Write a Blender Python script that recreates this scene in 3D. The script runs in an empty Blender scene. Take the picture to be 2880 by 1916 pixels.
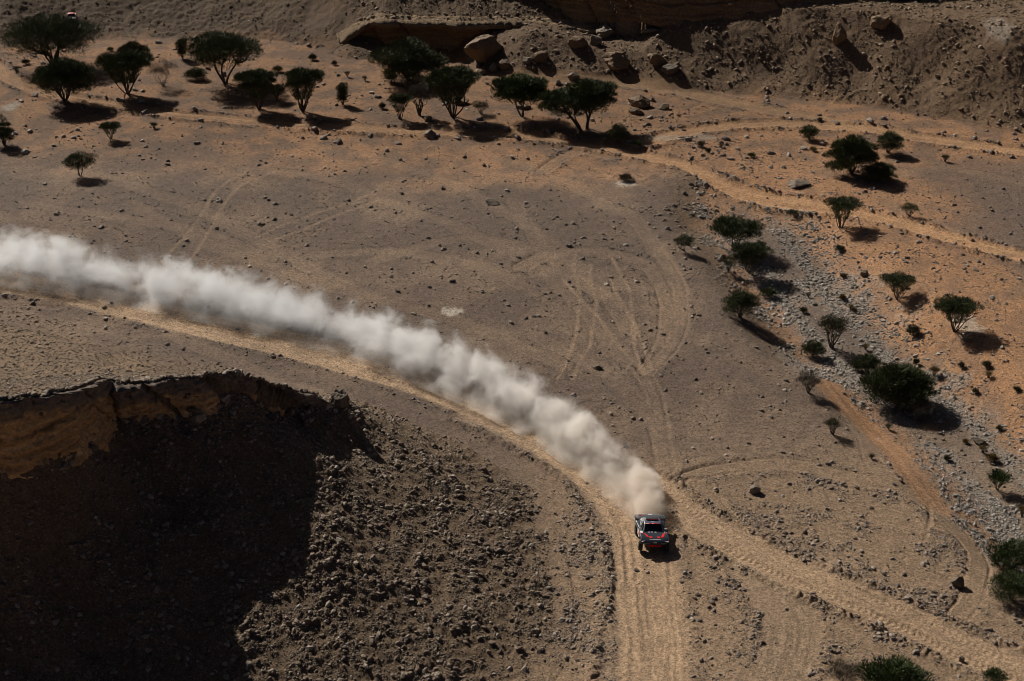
import bpy, bmesh, math, random, re
import numpy as np
from mathutils import Vector, Matrix

scene = bpy.context.scene
R = math.radians

# ------------------------------------------------------------------ camera, sky, sun, exposure
CAM_H, PITCH, FOC = 71.0, R(27.0), 3601.0           # FOC in units of a 2357 wide picture
cam_d = bpy.data.cameras.new('camera')
cam = bpy.data.objects.new('camera', cam_d)
scene.collection.objects.link(cam)
cam.location = (0, 0, CAM_H)
cam.rotation_euler = (R(90) - PITCH, 0, 0)
cam_d.sensor_width = 36.0
cam_d.lens = 36.0 * FOC / 2357.0
cam_d.clip_start, cam_d.clip_end = 1.0, 9000.0
scene.camera = cam

SUN_DIR = Vector((0.61, -0.79, 0)).normalized()       # horizontal travel of the light
SUN_EL = R(36.0)
world = bpy.data.worlds.new('World')
scene.world = world
world.use_nodes = True
wn = world.node_tree.nodes
wl = world.node_tree.links
wn.clear()
sky = wn.new('ShaderNodeTexSky')
sky.sky_type = 'NISHITA'
sky.sun_disc = False
sky.air_density = 0.16
sky.dust_density = 1.0
sky.ozone_density = 0.0
sky.sun_elevation = SUN_EL
sky.sun_rotation = math.atan2(-SUN_DIR.x, -SUN_DIR.y)
bg = wn.new('ShaderNodeBackground')
bg.inputs['Strength'].default_value = 0.05
wo = wn.new('ShaderNodeOutputWorld')
wl.new(sky.outputs[0], bg.inputs[0])
wl.new(bg.outputs[0], wo.inputs[0])

sun_d = bpy.data.lights.new('sun', 'SUN')
sun_d.energy = 5.0
sun_d.angle = R(0.53)
sun_d.color = (1.0, 0.93, 0.82)
sun = bpy.data.objects.new('sun', sun_d)
scene.collection.objects.link(sun)
ld = Vector((SUN_DIR.x * math.cos(SUN_EL), SUN_DIR.y * math.cos(SUN_EL), -math.sin(SUN_EL)))
sun.rotation_euler = ld.to_track_quat('-Z', 'Y').to_euler()
sun.location = (-60, 120, 90)

vs = scene.view_settings
vs.view_transform = 'Standard'
vs.look = 'None'
vs.gamma = 1.0
vs.use_curve_mapping = False
vs.exposure = 0.0
scene.render.engine = 'CYCLES'
cy = scene.cycles
cy.use_denoising = True
cy.denoising_prefilter = 'ACCURATE'
cy.filter_width = 0.9
cy.max_bounces = 8
cy.diffuse_bounces = 3
cy.glossy_bounces = 3
cy.transparent_max_bounces = 8
cy.volume_bounces = 6
cy.volume_max_steps = 512
cy.use_adaptive_sampling = True
cy.adaptive_threshold = 0.02

# ------------------------------------------------------------------ small helpers
def srgb_free(c): return (c[0], c[1], c[2], 1.0)

def sstep(a, b, x):
    t = np.clip((x - a) / (b - a), 0, 1)
    return t * t * (3 - 2 * t)

_rng = np.random.RandomState(7)
_perm = _rng.permutation(4096)
_perm = np.concatenate([_perm, _perm])
_ga = _rng.rand(4096) * 2 * np.pi
_gx, _gy = np.cos(_ga), np.sin(_ga)

def gn(x, y, seed=0):
    """gradient noise, about -1..1"""
    x = np.asarray(x, float) + seed * 17.31
    y = np.asarray(y, float) - seed * 9.77
    xi = np.floor(x).astype(np.int64); yi = np.floor(y).astype(np.int64)
    xf = x - xi; yf = y - yi
    u = xf * xf * xf * (xf * (xf * 6 - 15) + 10)
    v = yf * yf * yf * (yf * (yf * 6 - 15) + 10)
    x0 = xi & 4095; x1 = (xi + 1) & 4095; y0 = yi & 4095; y1 = (yi + 1) & 4095
    def g(a, b, dx, dy):
        h = _perm[_perm[a] + b]
        return _gx[h] * dx + _gy[h] * dy
    n00 = g(x0, y0, xf, yf); n10 = g(x1, y0, xf - 1, yf)
    n01 = g(x0, y1, xf, yf - 1); n11 = g(x1, y1, xf - 1, yf - 1)
    a = n00 + u * (n10 - n00); b = n01 + u * (n11 - n01)
    return (a + v * (b - a)) * 1.5

def fbm(x, y, octv, seed=0, gain=0.5, lac=2.03):
    s = 0; a = 1.0; t = 0
    for k in range(octv):
        s = s + a * gn(x, y, seed + k); t += a
        a *= gain; x = x * lac; y = y * lac
    return s / t

def unproj(vx, vy, z=0.0):
    """where the sight line through a picture point (2357 x 1568 frame) meets the height z"""
    dx = (vx - 1178.5) / FOC; dy = -(vy - 784.0) / FOC
    d = (dx, math.cos(PITCH) + dy * math.sin(PITCH), -math.sin(PITCH) + dy * math.cos(PITCH))
    t = (z - CAM_H) / d[2]
    return (d[0] * t, d[1] * t)

def pxline(pts, z=0.0, sub=5):
    """smooth world polyline through picture points; z one height or one per point -> (N,2), param (N,)"""
    P = []
    for i, p in enumerate(pts):
        zz = p[2] if len(p) > 2 else z
        P.append(unproj(p[0], p[1], zz))
    return smooth(np.array(P), sub)

def smooth(P, sub):
    n = len(P)
    out = []; par = []
    for i in range(n - 1):
        p0 = P[max(i - 1, 0)]; p1 = P[i]; p2 = P[i + 1]; p3 = P[min(i + 2, n - 1)]
        for k in range(sub):
            t = k / sub
            out.append(0.5 * ((2 * p1) + (-p0 + p2) * t + (2 * p0 - 5 * p1 + 4 * p2 - p3) * t * t + (-p0 + 3 * p1 - 3 * p2 + p3) * t ** 3))
            par.append(i + t)
    out.append(P[-1]); par.append(n - 1)
    return np.array(out), np.array(par)

def pdist(x, y, line):
    """distance to a polyline, signed side, param and arc length of the nearest point"""
    L, par = line
    seg = L[1:] - L[:-1]
    ln = np.hypot(seg[:, 0], seg[:, 1]) + 1e-9
    cum = np.concatenate([[0], np.cumsum(ln)])
    best = np.full(x.shape, 1e18); side = np.zeros(x.shape); pr = np.zeros(x.shape); arc = np.zeros(x.shape)
    for i in range(len(seg)):
        rx = x - L[i, 0]; ry = y - L[i, 1]
        t = np.clip((rx * seg[i, 0] + ry * seg[i, 1]) / (ln[i] * ln[i]), 0, 1)
        ex = rx - t * seg[i, 0]; ey = ry - t * seg[i, 1]
        d2 = ex * ex + ey * ey
        m = d2 < best
        best = np.where(m, d2, best)
        cr = (seg[i, 0] * ry - seg[i, 1] * rx) / ln[i]
        side = np.where(m, cr, side)
        pr = np.where(m, par[i] + t * (par[i + 1] - par[i]), pr)
        arc = np.where(m, cum[i] + t * ln[i], arc)
    return np.sqrt(best), np.sign(side), pr, arc

def near(x, y, line, rad):
    """like pdist but only for points near the line: (index array, signed distance, arc)"""
    L, par = line
    m = (x > L[:, 0].min() - rad) & (x < L[:, 0].max() + rad) & (y > L[:, 1].min() - rad) & (y < L[:, 1].max() + rad)
    idx = np.nonzero(m)[0]
    if len(idx) == 0:
        return idx, np.zeros(0), np.zeros(0)
    d, s, p, a = pdist(x[idx], y[idx], line)
    k = d < rad
    return idx[k], (d * np.where(s == 0, 1, s))[k], a[k]

def inside(x, y, poly):
    r = np.zeros(x.shape, bool)
    n = len(poly)
    for i in range(n):
        x0, y0 = poly[i]; x1, y1 = poly[(i + 1) % n]
        if y0 == y1: continue
        c = ((y0 > y) != (y1 > y)) & (x < (x1 - x0) * (y - y0) / (y1 - y0) + x0)
        r ^= c
    return r

# ------------------------------------------------------------------ the lie of the land
# near hill: rim of its cliff (picture x, y, height), foot of the cliff as drop below the rim
RIM = [(-420, 985, 18.52), (-200, 945, 18.52), (0, 914, 19.25), (120, 900, 18.45), (205, 884, 16.75), (232, 870, 15.91), (275, 882, 14.98), (400, 872, 14.64), (480, 864, 14.34), (545, 856, 13.55), (600, 874, 12.0), (650, 888, 10.55), (700, 907, 9.0), (745, 918, 7.45), (785, 922, 6.65), (818, 938, 5.35)]
RIM_DROP = [6.03, 5.83, 5.63, 6.02, 5.62, 4.41, 3.61, 4.41, 2.58, 1.11, 2.02, 2.22, 1.22, 0.22, 0.0, 0.0]
_rp = np.array([unproj(*p) for p in RIM])
rim_line = smooth(_rp, 6)
_jit = 0.45 * gn(rim_line[0][:, 0] * 0.9, rim_line[0][:, 0] * 0 + 3.1, 5) + 0.3 * gn(rim_line[0][:, 0] * 2.3, rim_line[0][:, 0] * 0 + 1.1, 6)
rim_line[0][:, 1] += _jit
_rk = np.arange(len(RIM))
def rim_z(p): return np.interp(p, _rk, [q[2] for q in RIM])
def rim_drop(p): return np.interp(p, _rk, RIM_DROP)
_o = np.argsort(rim_line[0][:, 0])
def rim_y(x): return np.interp(x, rim_line[0][_o, 0], rim_line[0][_o, 1])
RIM_XE = rim_line[0][:, 0].max()
front_toe = pxline([(905, 945), (1000, 988), (1120, 1042), (1205, 1105), (1262, 1180), (1300, 1270), (1318, 1360), (1320, 1450), (1270, 1570), (1100, 1682), (700, 1773), (300, 1678), (0, 1678), (-500, 1678)])
back_toe = pxline([(905, 945), (820, 918), (700, 888), (560, 852), (430, 815), (300, 778), (150, 738), (0, 702), (-300, 640), (-700, 600)])
hill_poly = np.concatenate([front_toe[0], back_toe[0][::-1]])

# far slope
_ft = [(-700, 120), (-200, 112), (0, 108), (250, 96), (420, 92), (600, 96), (700, 108), (800, 138), (880, 135), (960, 128), (1040, 128), (1090, 158), (1200, 186), (1330, 192), (1450, 194), (1600, 214),
       (1800, 226), (2000, 250), (2100, 268), (2357, 312), (2700, 350), (3200, 400)]
_fp = np.array([unproj(*p) for p in _ft])
def far_toe(x): return np.interp(x, _fp[:, 0], _fp[:, 1])
LEDGE_Z = 4.6
_lg = [(770, 22, 6.2), (815, 30, 5.6), (890, 47, 4.8), (1000, 50, LEDGE_Z), (1120, 52, LEDGE_Z), (1230, 52, LEDGE_Z), (1330, 62, 4.1), (1400, 70, 3.8), (1480, 78, 3.6), (1540, 80, 3.5)]
_lp = np.array([unproj(*p) for p in _lg])
def ledge_y(x): return np.interp(x, _lp[:, 0], _lp[:, 1]) + 0.5 * gn(x * 0.35, x * 0 + 2.2, 31) + 0.22 * gn(x * 1.1, x * 0 + .2, 32)
def ledge_z(x): return np.interp(x, _lp[:, 0], [p[2] for p in _lg])
def ledge_k(x): return sstep(_lp[0, 0] + .5, _lp[0, 0] + 8, x)
LX0, LX1 = _lp[0, 0], _lp[-1, 0]
# upper cliff: foot (picture x, y, height of the foot)
_uc = [(1040, -150, 13), (1120, -60, 9.6), (1190, -30, 8.2), (1240, 0, 6.8), (1290, 20, 5.95), (1360, 36, 5.7), (1440, 36, 6.7), (1520, 28, 8.1), (1580, 14, 9.2), (1680, 12, 9.4), (1800, 22, 8.8), (1900, 34, 8.2), (1985, 32, 8.2),
       (2050, 6, 9.8), (2088, -18, 11.2), (2110, -20, 11.4), (2135, 6, 9.8), (2165, 24, 8.8), (2250, 36, 8.2), (2357, 42, 8.0), (2600, 60, 7.6), (3000, 80, 7.0)]
_up = np.array([unproj(*p) for p in _uc])
def upper_y(x): return np.interp(x, _up[:, 0], _up[:, 1]) + 0.4 * gn(x * 0.3, x * 0 + 4.2, 41)
def slope_s(x, y):
    D = np.maximum(y - far_toe(x) + 1.3 * gn(x / 7, y / 7, 21), 0)
    k = 0.36 + .17 * sstep(-52, -34, x) + .11 * sstep(8, 26, x)
    return D, k * D * D / (D + 2.0 + 3 * (1 - sstep(-45, -30, x))) * (1 + 0.12 * gn(x / 9, y / 14, 22))
_xs = unproj(1500, 40, 6)[0]
def upper_foot(x):
    a = np.interp(x, _up[:, 0], [p[2] for p in _uc])
    k = sstep(_xs - 2, _xs + 4, x)
    return a * (1 - k) + np.minimum(slope_s(x, upper_y(x))[1] + .15, a + .6) * k
_uh = [(1100, 1.5), (1200, 2.2), (1290, 3.0), (1400, 3.2), (1520, 2.8), (1600, 2.6), (1740, 2.6), (1850, 3.2), (1960, 3.6), (2060, 2.4), (2090, 1.2), (2140, 2.4), (2250, 3.6), (2357, 3.8), (3000, 5)]
_ux = np.array([unproj(p[0], 20, 8)[0] for p in _uh])
def upper_h(x): return np.interp(x, _ux, [p[1] for p in _uh])
UX0 = _up[0, 0]
def upper_lean(x): return .12 + .68 * sstep(_xs - 6, _xs + 5, x)
def upper_rim(x): return upper_y(x) + upper_lean(x) * upper_h(x)
_cap = [(-400, 60), (700, 60), (790, 8), (850, 4.8), (885, 2.4), (920, .6), (1010, .5), (1060, 1.6), (1130, 3.1), (1230, 4.3), (1300, 3.6), (1380, 2.7), (1470, 3.2), (1520, 5.5), (1570, 9), (1800, 9.2), (2357, 10), (3000, 11)]
_cx = np.array([unproj(p[0], 100, 2)[0] for p in _cap])
def far_cap(x): return np.interp(x, _cx, [p[1] for p in _cap])

wadi_line = pxline([(1480, 330), (1560, 360), (1640, 410), (1720, 478), (1800, 560), (1860, 640), (1930, 720), (2010, 800), (2110, 880), (2210, 965), (2330, 1070), (2460, 1200), (2700, 1400)])
gully_a = pxline([(1905, 870), (1960, 922), (2010, 960), (2064, 1022), (2106, 1089), (2156, 1147)])

def coarse(x, y):
    """terrain without small relief; returns height and masks"""
    z = 0.28 * gn(x / 34, y / 34, 1) + 0.10 * gn(x / 11, y / 11, 2)
    hill = np.zeros(x.shape); far = np.zeros(x.shape); soft = np.zeros(x.shape); rimd = np.full(x.shape, 99.0); ledge = np.zeros(x.shape)
    # wadi
    wad = np.full(x.shape, 99.0)
    idx, d, a = near(x, y, wadi_line, 40)
    wad[idx] = np.abs(d) + 10 * (1 - sstep(2, 30, a))
    right = np.zeros(x.shape); right[idx] = np.sign(d)
    wob = 1.6 * gn(x / 9, y / 9, 8)
    prof = 1 - sstep(3.5, 12.0, wad + wob)
    strt = np.zeros(x.shape); strt[idx] = sstep(0, 45, a)
    z = z - 2.3 * prof * strt
    # near hill
    m = np.nonzero(inside(x, y, hill_poly))[0]
    if len(m):
        xm, ym = x[m], y[m]
        dr, _, pr, _ = pdist(xm, ym, rim_line)
        d1 = np.minimum(pdist(xm, ym, front_toe)[0], pdist(xm, ym, back_toe)[0])
        t = dr / (dr + d1 + 1e-6)
        front = ym < rim_y(xm)
        rz = rim_z(pr)
        sw = np.zeros(xm.shape); zb = np.zeros(xm.shape)
        for j in range(0, len(rim_line[0]), 3):
            w = 1 / ((xm - rim_line[0][j, 0]) ** 2 + (ym - rim_line[0][j, 1]) ** 2 + .6) ** 2
            sw += w; zb += w * (rim_z(rim_line[1][j]) - rim_drop(rim_line[1][j]))
        zb = zb / sw
        wv = 1.0 + 0.10 * gn(xm / 6, ym / 6, 12)
        fz = zb * np.power(1 - t, 1.35 + .05 * sstep(-27, -7, xm)) * wv
        fz = fz + 1.4 * np.exp(-(dr / 2.4) ** 2) * (1 - sstep(-30, -22, xm))
        bz = rz * np.power(1 - t, 0.98)
        # the rim end: no cliff there
        hz = np.where(front, fz, bz)
        hz = np.where(xm > RIM_XE, fz, hz)
        z[m] = np.maximum(z[m] * (1 - 0), hz + z[m] * 0.5)
        hill[m] = np.where(front | (xm > RIM_XE), 1.0, 2.0)
        soft[m] = 1 - t
        rimd[m] = dr
    # far slope
    m = np.nonzero(y > 190)[0]
    if len(m):
        xm, ym = x[m], y[m]
        D, S = slope_s(xm, ym)
        c = far_cap(xm)
        S = np.where(S < c, S, c + (1 - np.exp(-(S - c) / 1.0)) * 0.6)
        zz = z[m] * (1 - .4 * sstep(0, 6, D)) + S
        ly = ledge_y(xm)
        inl = (xm > LX0) & (xm < LX1) & (ym > ly)
        lz = ledge_z(xm) + 0.42 * (ym - ly)
        zz = np.where(inl, zz + np.maximum(lz - zz, 0) * ledge_k(xm), zz)
        uy = upper_rim(xm)
        inu = (xm > UX0) & (ym > uy)
        uz = upper_foot(xm) + upper_h(xm) + 0.02 * (ym - uy)
        zz = np.where(inu, np.maximum(zz, uz), zz)
        # far left: the slope levels off into a plateau
        zz = np.minimum(zz, 26 + 0.01 * (ym - 230))
        z[m] = zz
        far[m] = sstep(0.0, 2.0, D)
        ledge[m] = np.where(inl | inu, 1.0, 0.0)
    return z, dict(wad=wad, right=right, prof=prof, hill=hill, far=far, ledge=ledge, soft=soft, rimd=rimd)

# vehicle tracks: (picture points, kind)
main_road = pxline([(1515, 1850), (1502, 1568), (1497, 1400), (1492, 1300), (1478, 1235), (1436, 1150), (1368, 1080), (1282, 1020), (1185, 970), (1070, 918), (930, 867), (790, 824), (640, 788), (490, 750), (340, 714), (190, 681), (0, 648), (-300, 602)])
road_left = pxline([(1385, 1640), (1415, 1480), (1432, 1390), (1432, 1300), (1400, 1200), (1345, 1120), (1265, 1055), (1165, 1000), (1060, 958)])
road_right = pxline([(1500, 1120), (1571, 1178), (1634, 1222), (1709, 1262), (1805, 1306), (1905, 1352), (2030, 1406), (2156, 1462), (2281, 1516), (2420, 1570), (2700, 1660)])
road_upper = pxline([(-300, 60), (-60, 130), (20, 180), (90, 212), (180, 230), (270, 244), (400, 260), (550, 276), (720, 289), (900, 300), (1060, 306), (1230, 318), (1400, 343), (1560, 378), (1700, 432), (1870, 468), (2050, 510), (2200, 552), (2357, 592), (2700, 690)])
road_fork = pxline([(1420, 338), (1500, 325), (1620, 296), (1740, 288), (1860, 290), (1990, 300), (2110, 318), (2357, 350), (2700, 392)])
road_top = pxline([(1020, 150), (1150, 176), (1330, 186), (1480, 196), (1620, 222), (1760, 252), (1880, 276), (1990, 298), (2060, 308)])
tread_a = pxline([(-100, 632), (100, 662), (330, 708), (480, 750), (640, 792), (800, 832), (950, 876), (1078, 922), (1203, 972), (1307, 1030), (1375, 1095), (1418, 1155), (1450, 1240), (1460, 1330)])
tread_b = pxline([(250, 705), (380, 748), (520, 785), (620, 812), (760, 850), (900, 885)])
TR = [
 ([(896, 463), (1019, 510), (1119, 553), (1219, 606), (1279, 646), (1332, 706), (1372, 746), (1419, 803), (1479, 860), (1510, 925), (1520, 1000), (1530, 1100)], 'wide'),
 ([(1200, 615), (1226, 600), (1269, 586), (1326, 579), (1409, 583), (1486, 606), (1519, 653), (1536, 709), (1536, 760), (1512, 816), (1490, 850)], 'pair'),
 ([(1500, 555), (1526, 580), (1562, 660), (1569, 726), (1546, 786), (1510, 840)], 'faint'),
 ([(1319, 586), (1326, 646), (1332, 706), (1326, 756), (1309, 803), (1282, 868)], 'line'),
 ([(1356, 609), (1362, 660), (1369, 710), (1359, 783), (1339, 816), (1312, 868)], 'line'),
 ([(1402, 590), (1439, 646), (1456, 720), (1479, 803), (1495, 850)], 'line'),
 ([(1060, 340), (1236, 393), (1306, 420), (1359, 450), (1402, 480), (1449, 493), (1486, 543), (1542, 620), (1566, 670)], 'wide'),
 ([(640, 370), (520, 420), (473, 483), (427, 540), (372, 605)], 'line'),
 ([(650, 390), (547, 433), (500, 503), (467, 550), (430, 610)], 'line'),
 ([(180, 395), (247, 413), (333, 440), (427, 470), (500, 503), (587, 546), (667, 590), (733, 626), (820, 670)], 'wide'),
 ([(593, 545), (660, 512), (747, 483), (870, 435)], 'line'),
 ([(620, 555), (700, 525), (783, 490), (910, 440)], 'line'),
 ([(720, 585), (820, 578), (900, 578), (1000, 590), (1100, 612), (1200, 660)], 'faint'),
 ([(560, 390), (690, 400), (800, 420), (896, 463)], 'faint'),
 ([(1560, 1120), (1590, 1098), (1626, 1085), (1697, 1076), (1822, 1072), (1926, 1093), (2010, 1110), (2072, 1126), (2127, 1151), (2197, 1201), (2248, 1251), (2256, 1297), (2235, 1373), (2206, 1414)], 'pair'),
 ([(2137, 1152), (2142, 1205), (2130, 1248)], 'line'),
 ([(1596, 1114), (1655, 1172), (1709, 1231), (1726, 1281), (1690, 1320)], 'pair'),
 ([(1722, 1285), (1772, 1356), (1812, 1414), (1818, 1477), (1795, 1568), (1770, 1660)], 'berm'),
 ([(1250, 395), (1290, 365), (1330, 352), (1400, 362)], 'pair'),
 ([(1480, 200), (1560, 215), (1690, 222), (1760, 200)], 'faint'),
 ([(1860, 870), (1925, 905), (1985, 985), (2010, 1060), (2040, 1100)], 'faint'),
 ([(2080, 400), (2160, 385), (2250, 398), (2357, 420)], 'faint'),
 ([(0, 700), (60, 692), (110, 696), (140, 700)], 'pair'),
 ([(390, 760), (470, 800), (600, 860), (720, 905)], 'faint'),
 ([(700, 330), (900, 372), (1080, 440), (1240, 540), (1380, 660), (1440, 760)], 'faint'),
 ([(300, 470), (480, 560), (700, 640), (900, 700), (1080, 745), (1280, 830)], 'faint'),
 ([(1180, 460), (1240, 560), (1330, 650), (1440, 700), (1560, 720)], 'faint'),
 ([(860, 600), (1000, 560), (1130, 550), (1260, 590)], 'faint'),
 ([(1290, 640), (1400, 760), (1480, 860)], 'line'),
 ([(1400, 640), (1450, 740), (1470, 840)], 'line'),
 ([(1230, 770), (1350, 830), (1450, 900), (1520, 990)], 'faint'),
 ([(60, 470), (260, 500), (440, 530), (620, 590)], 'faint'),
 ([(-20, 240), (30, 262), (25, 300), (-10, 330)], 'faint'),
]
tracks = [(pxline(p, sub=4), k) for p, k in TR]

RIGHT_NEG = True
C = lambda r, g, b: np.array([r, g, b])
C_TRACK = C(.31, .215, .142)
C_GREY, C_TAN, C_ORANGE = C(.138, .099, .076), C(.305, .210, .134), C(.365, .200, .104)
C_ROAD, C_SCREE, C_WADI = C(.385, .265, .168), C(.150, .102, .064), C(.255, .220, .188)
C_BACK, C_PALE, C_FAR = C(.165, .112, .068), C(.46, .40, .33), C(.215, .138, .080)

def mixc(c, col, m):
    return c + (col - c) * m[:, None]

def blob(x, y, vx, vy, rx, ry=None):
    """soft patch round a picture point; radii in metres"""
    px, py = unproj(vx, vy)
    ry = ry or rx
    d = np.hypot((x - px) / rx, (y - py) / ry) + 0.35 * gn(x / max(rx, ry) * 2.0, y / max(rx, ry) * 2.0, int(vx) % 50)
    return 1 - sstep(0.6, 1.1, d)

def land(x, y, want_col=True):
    """height, colour and stone density of the ground at points x, y (flat arrays)"""
    z, M = coarse(x, y)
    n1 = fbm(x / 14, y / 14, 4, 50); n2 = fbm(x / 4.5, y / 4.5, 4, 60); n3 = fbm(x / 1.3, y / 1.3, 3, 70)
    sm = sstep(.0, .15, M['soft'] + .05 * n2 + .06 * n3)
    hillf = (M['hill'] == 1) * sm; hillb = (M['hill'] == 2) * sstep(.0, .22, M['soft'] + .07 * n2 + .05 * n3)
    far = M['far']; wad = M['wad']; prof = M['prof']
    col = np.empty((len(x), 3)); col[:] = C_GREY
    col = mixc(col, C_TAN, np.clip(sstep(-.12, .30, n1 * .6 + n2 * .5) * .34, 0, 1))
    nearf = 1 - sstep(96, 124, y - 0.25 * x + 12 * n1)
    col = mixc(col, C_TAN, nearf * .85)
    # orange sand along the wadi and below the far slope
    lefts = (M['right'] < 0) if RIGHT_NEG else (M['right'] > 0)
    band = sstep(1.5, 5, wad + 4 * n1) * np.where(lefts, 1 - sstep(5.5, 9.5, wad + 4 * n1 + 2 * n2), 1 - sstep(16, 30, wad + 12 * n1))
    bank = lefts * sstep(5, 7.5, wad + 3 * n2) * (1 - sstep(8.5, 12, wad + 3 * n1)) * sstep(120, 140, y)
    org = np.clip(band * (0.6 + .9 * sstep(-.3, .3, n2)), 0, 1)
    far_dim = 1 - .36 * sstep(180, 205, y) * (1 - sstep(20, 60, x) * .5)  # darkens the far ground's colour as if less light fell there
    up = sstep(176, 196, y + 8 * n1 - np.clip((-10 - x) * .18, 0, 10)) * (1 - .6 * far)
    org = np.maximum(org, up * (0.35 + .65 * sstep(-.25, .2, n2 + .3 * n1)))
    col = mixc(col, C_ORANGE, org)
    col = mixc(col, C_SCREE * 1.0, bank * .6)
    plateau = sstep(40, 52, x - .05 * y) * sstep(150, 165, y) * (1 - sstep(186, 196, y + 4 * n1))
    col = mixc(col, C_GREY, plateau * .75 * sstep(-.35, .1, n2 + n1))
    ww = wad - 2.2 * sstep(100, 92, y - .62 * (x - 38))
    wf = (1 - sstep(2.4, 6.2, ww + 4.5 * n2 + 1.2 * n3)) * (1 - .8 * (1 - sstep(0.6, 1.9, np.abs(wad + .8 * n1 - .6) + 1.2 * n2)))
    wf = wf * sstep(-.30, .12, n1 * .8 + n2 * .9 + .16)
    wf = np.maximum(wf, .8 * (1 - sstep(6, 13, wad + 6 * n2)) * sstep(.15, .4, n1 + .7 * n2 + .3 * n3))
    wf = wf * (1 - sstep(166, 177, y + 3 * n2))
    col = mixc(col, C_WADI, wf * .9)
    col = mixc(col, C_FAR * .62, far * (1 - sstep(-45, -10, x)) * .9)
    col = mixc(col, C_FAR, far * sstep(-45, -10, x) * (.75 + .25 * sstep(-.2, .2, n2)))
    lowsand = sstep(-.05, .35, n2) * (1 - sstep(0, 1.5, (y - far_toe(x)) * .25)) * far
    col = mixc(col, C_ORANGE, lowsand * .6)
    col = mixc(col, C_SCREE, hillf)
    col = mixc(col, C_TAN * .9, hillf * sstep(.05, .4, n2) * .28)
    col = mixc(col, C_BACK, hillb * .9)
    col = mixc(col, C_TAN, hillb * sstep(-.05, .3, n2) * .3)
    # density of loose stones
    dens = (0.34 + .9 * sstep(.0, .45, n2) + .35 * sstep(0, .4, n3)) * (1 - .62 * sstep(165, 190, y))
    stony = sstep(14, 19, x + 5 * n1) * (1 - sstep(111, 119, y + 4 * n1)) * (1 - sstep(62, 70, x))
    dens = dens + 2.1 * np.clip(stony, 0, 1) * sstep(-.10, .20, n2 + .45 * n3)
    dens = dens + 3.8 * np.maximum(blob(x, y, 1350, 1285, 2.3, 9.0), blob(x, y, 1300, 1420, 2.6, 5.0)) * sstep(-.35, .1, n2 + .5 * n3)
    dens = dens + .8 * sstep(.15, .35, n2) * (1 - sstep(0, 9, np.abs(wad - 13))) + 1.4 * bank * sstep(-.2, .3, n2 + n3)
    dens = dens + .9 * np.clip(band, 0, 1) * sstep(-.3, .2, n2 + .4 * n3)
    dens = np.where(wf > .2, np.maximum(dens, 2.7 * wf), dens)
    hs = hillf * (.9 + 3.6 * sstep(-.25, .2, n2 * .8 + .8 * n3))
    dens = dens * (1 - hillf) + hs
    dens = dens * (1 - hillb) + hillb * (.7 + .9 * sstep(-.2, .3, n3))
    dens = dens * (1 - far) + far * (1.0 + 2.2 * sstep(-.3, .3, n2 + .4 * n3)) * (1 - .7 * lowsand)
    dens = dens + 5.0 * np.exp(-(M['rimd'] / 1.1) ** 2) * (M['hill'] == 2)
    # fine relief
    rough = 0.028 + .025 * sstep(0, .5, n2)
    rough = rough + .05 * np.clip(stony, 0, 1) * sstep(-.1, .3, n2)
    rough = rough * (1 - wf) + .06 * wf
    rough = rough + .095 * hillf * (.5 + .9 * sstep(-.3, .4, n2)) + .03 * hillb + .055 * far * (.35 + .65 * sstep(-70, -20, x))
    r1 = fbm(x / .62, y / .62, 3, 80, .62)
    r2 = 1 - 2 * np.abs(gn(x / 1.5, y / 1.5, 90))
    dz = rough * (1.3 * r1 + .5 * r2) + .05 * n3 * (1 - hillf)
    dz = dz + far * (1 - sstep(-48, -25, x)) * (.10 * n3 + .16 * fbm(x / .9, y / .9, 3, 97))
    dz = dz + hillf * (.17 * n3 + .30 * n2) + far * (.10 * n3 + .16 * n2)
    # ------- tracks
    fade = np.ones(len(x))
    def road(line, half, ruts, rutw, rutd, bermh, colr, cm, tread=0.0, lug=.42, bermw=.45, far_fade=0.0, streak=0.0, broken=0.0):
        nonlocal dz, col, dens
        idx, d, a = near(x, y, line, half + 2.2)
        if len(idx) == 0: return
        xx, yy = x[idx], y[idx]
        dd = d + .22 * gn(a / 6, a * 0 + 2.0, 15) + .10 * gn(xx / .8, yy / .8, 16)
        ad = np.abs(dd)
        flat = 1 - sstep(half * .75, half, ad)
        dz[idx] = dz[idx] * (1 - .8 * flat)
        z[idx] += 0
        cmk = flat * cm * (1 - far_fade * sstep(108, 138, yy)) * (.72 + .28 * sstep(-.4, .3, n2[idx] + n3[idx] * .6))
        dens[idx] = dens[idx] * (1 - .94 * flat)
        b = np.exp(-((ad - half - bermw * .6) / bermw) ** 2) * (0.65 + .8 * np.clip(gn(a / 1.6, np.sign(d) * 5.3, 17) + .3, 0, 1))
        dz[idx] += bermh * b * (.8 + .5 * gn(xx / .35, yy / .35, 18))
        dens[idx] += (3.0 if bermh > .06 else .5) * b * (bermh > .02) * sstep(-.3, .5, gn(a / 2.2, np.sign(d) * 3.1, 27))
        if streak:
            st = fbm(dd * 1.5, a / 24, 4, 33, .6)
            dz[idx] += streak * flat * st * .10
            cmk = cmk * (1 + .9 * st * streak)
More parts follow.
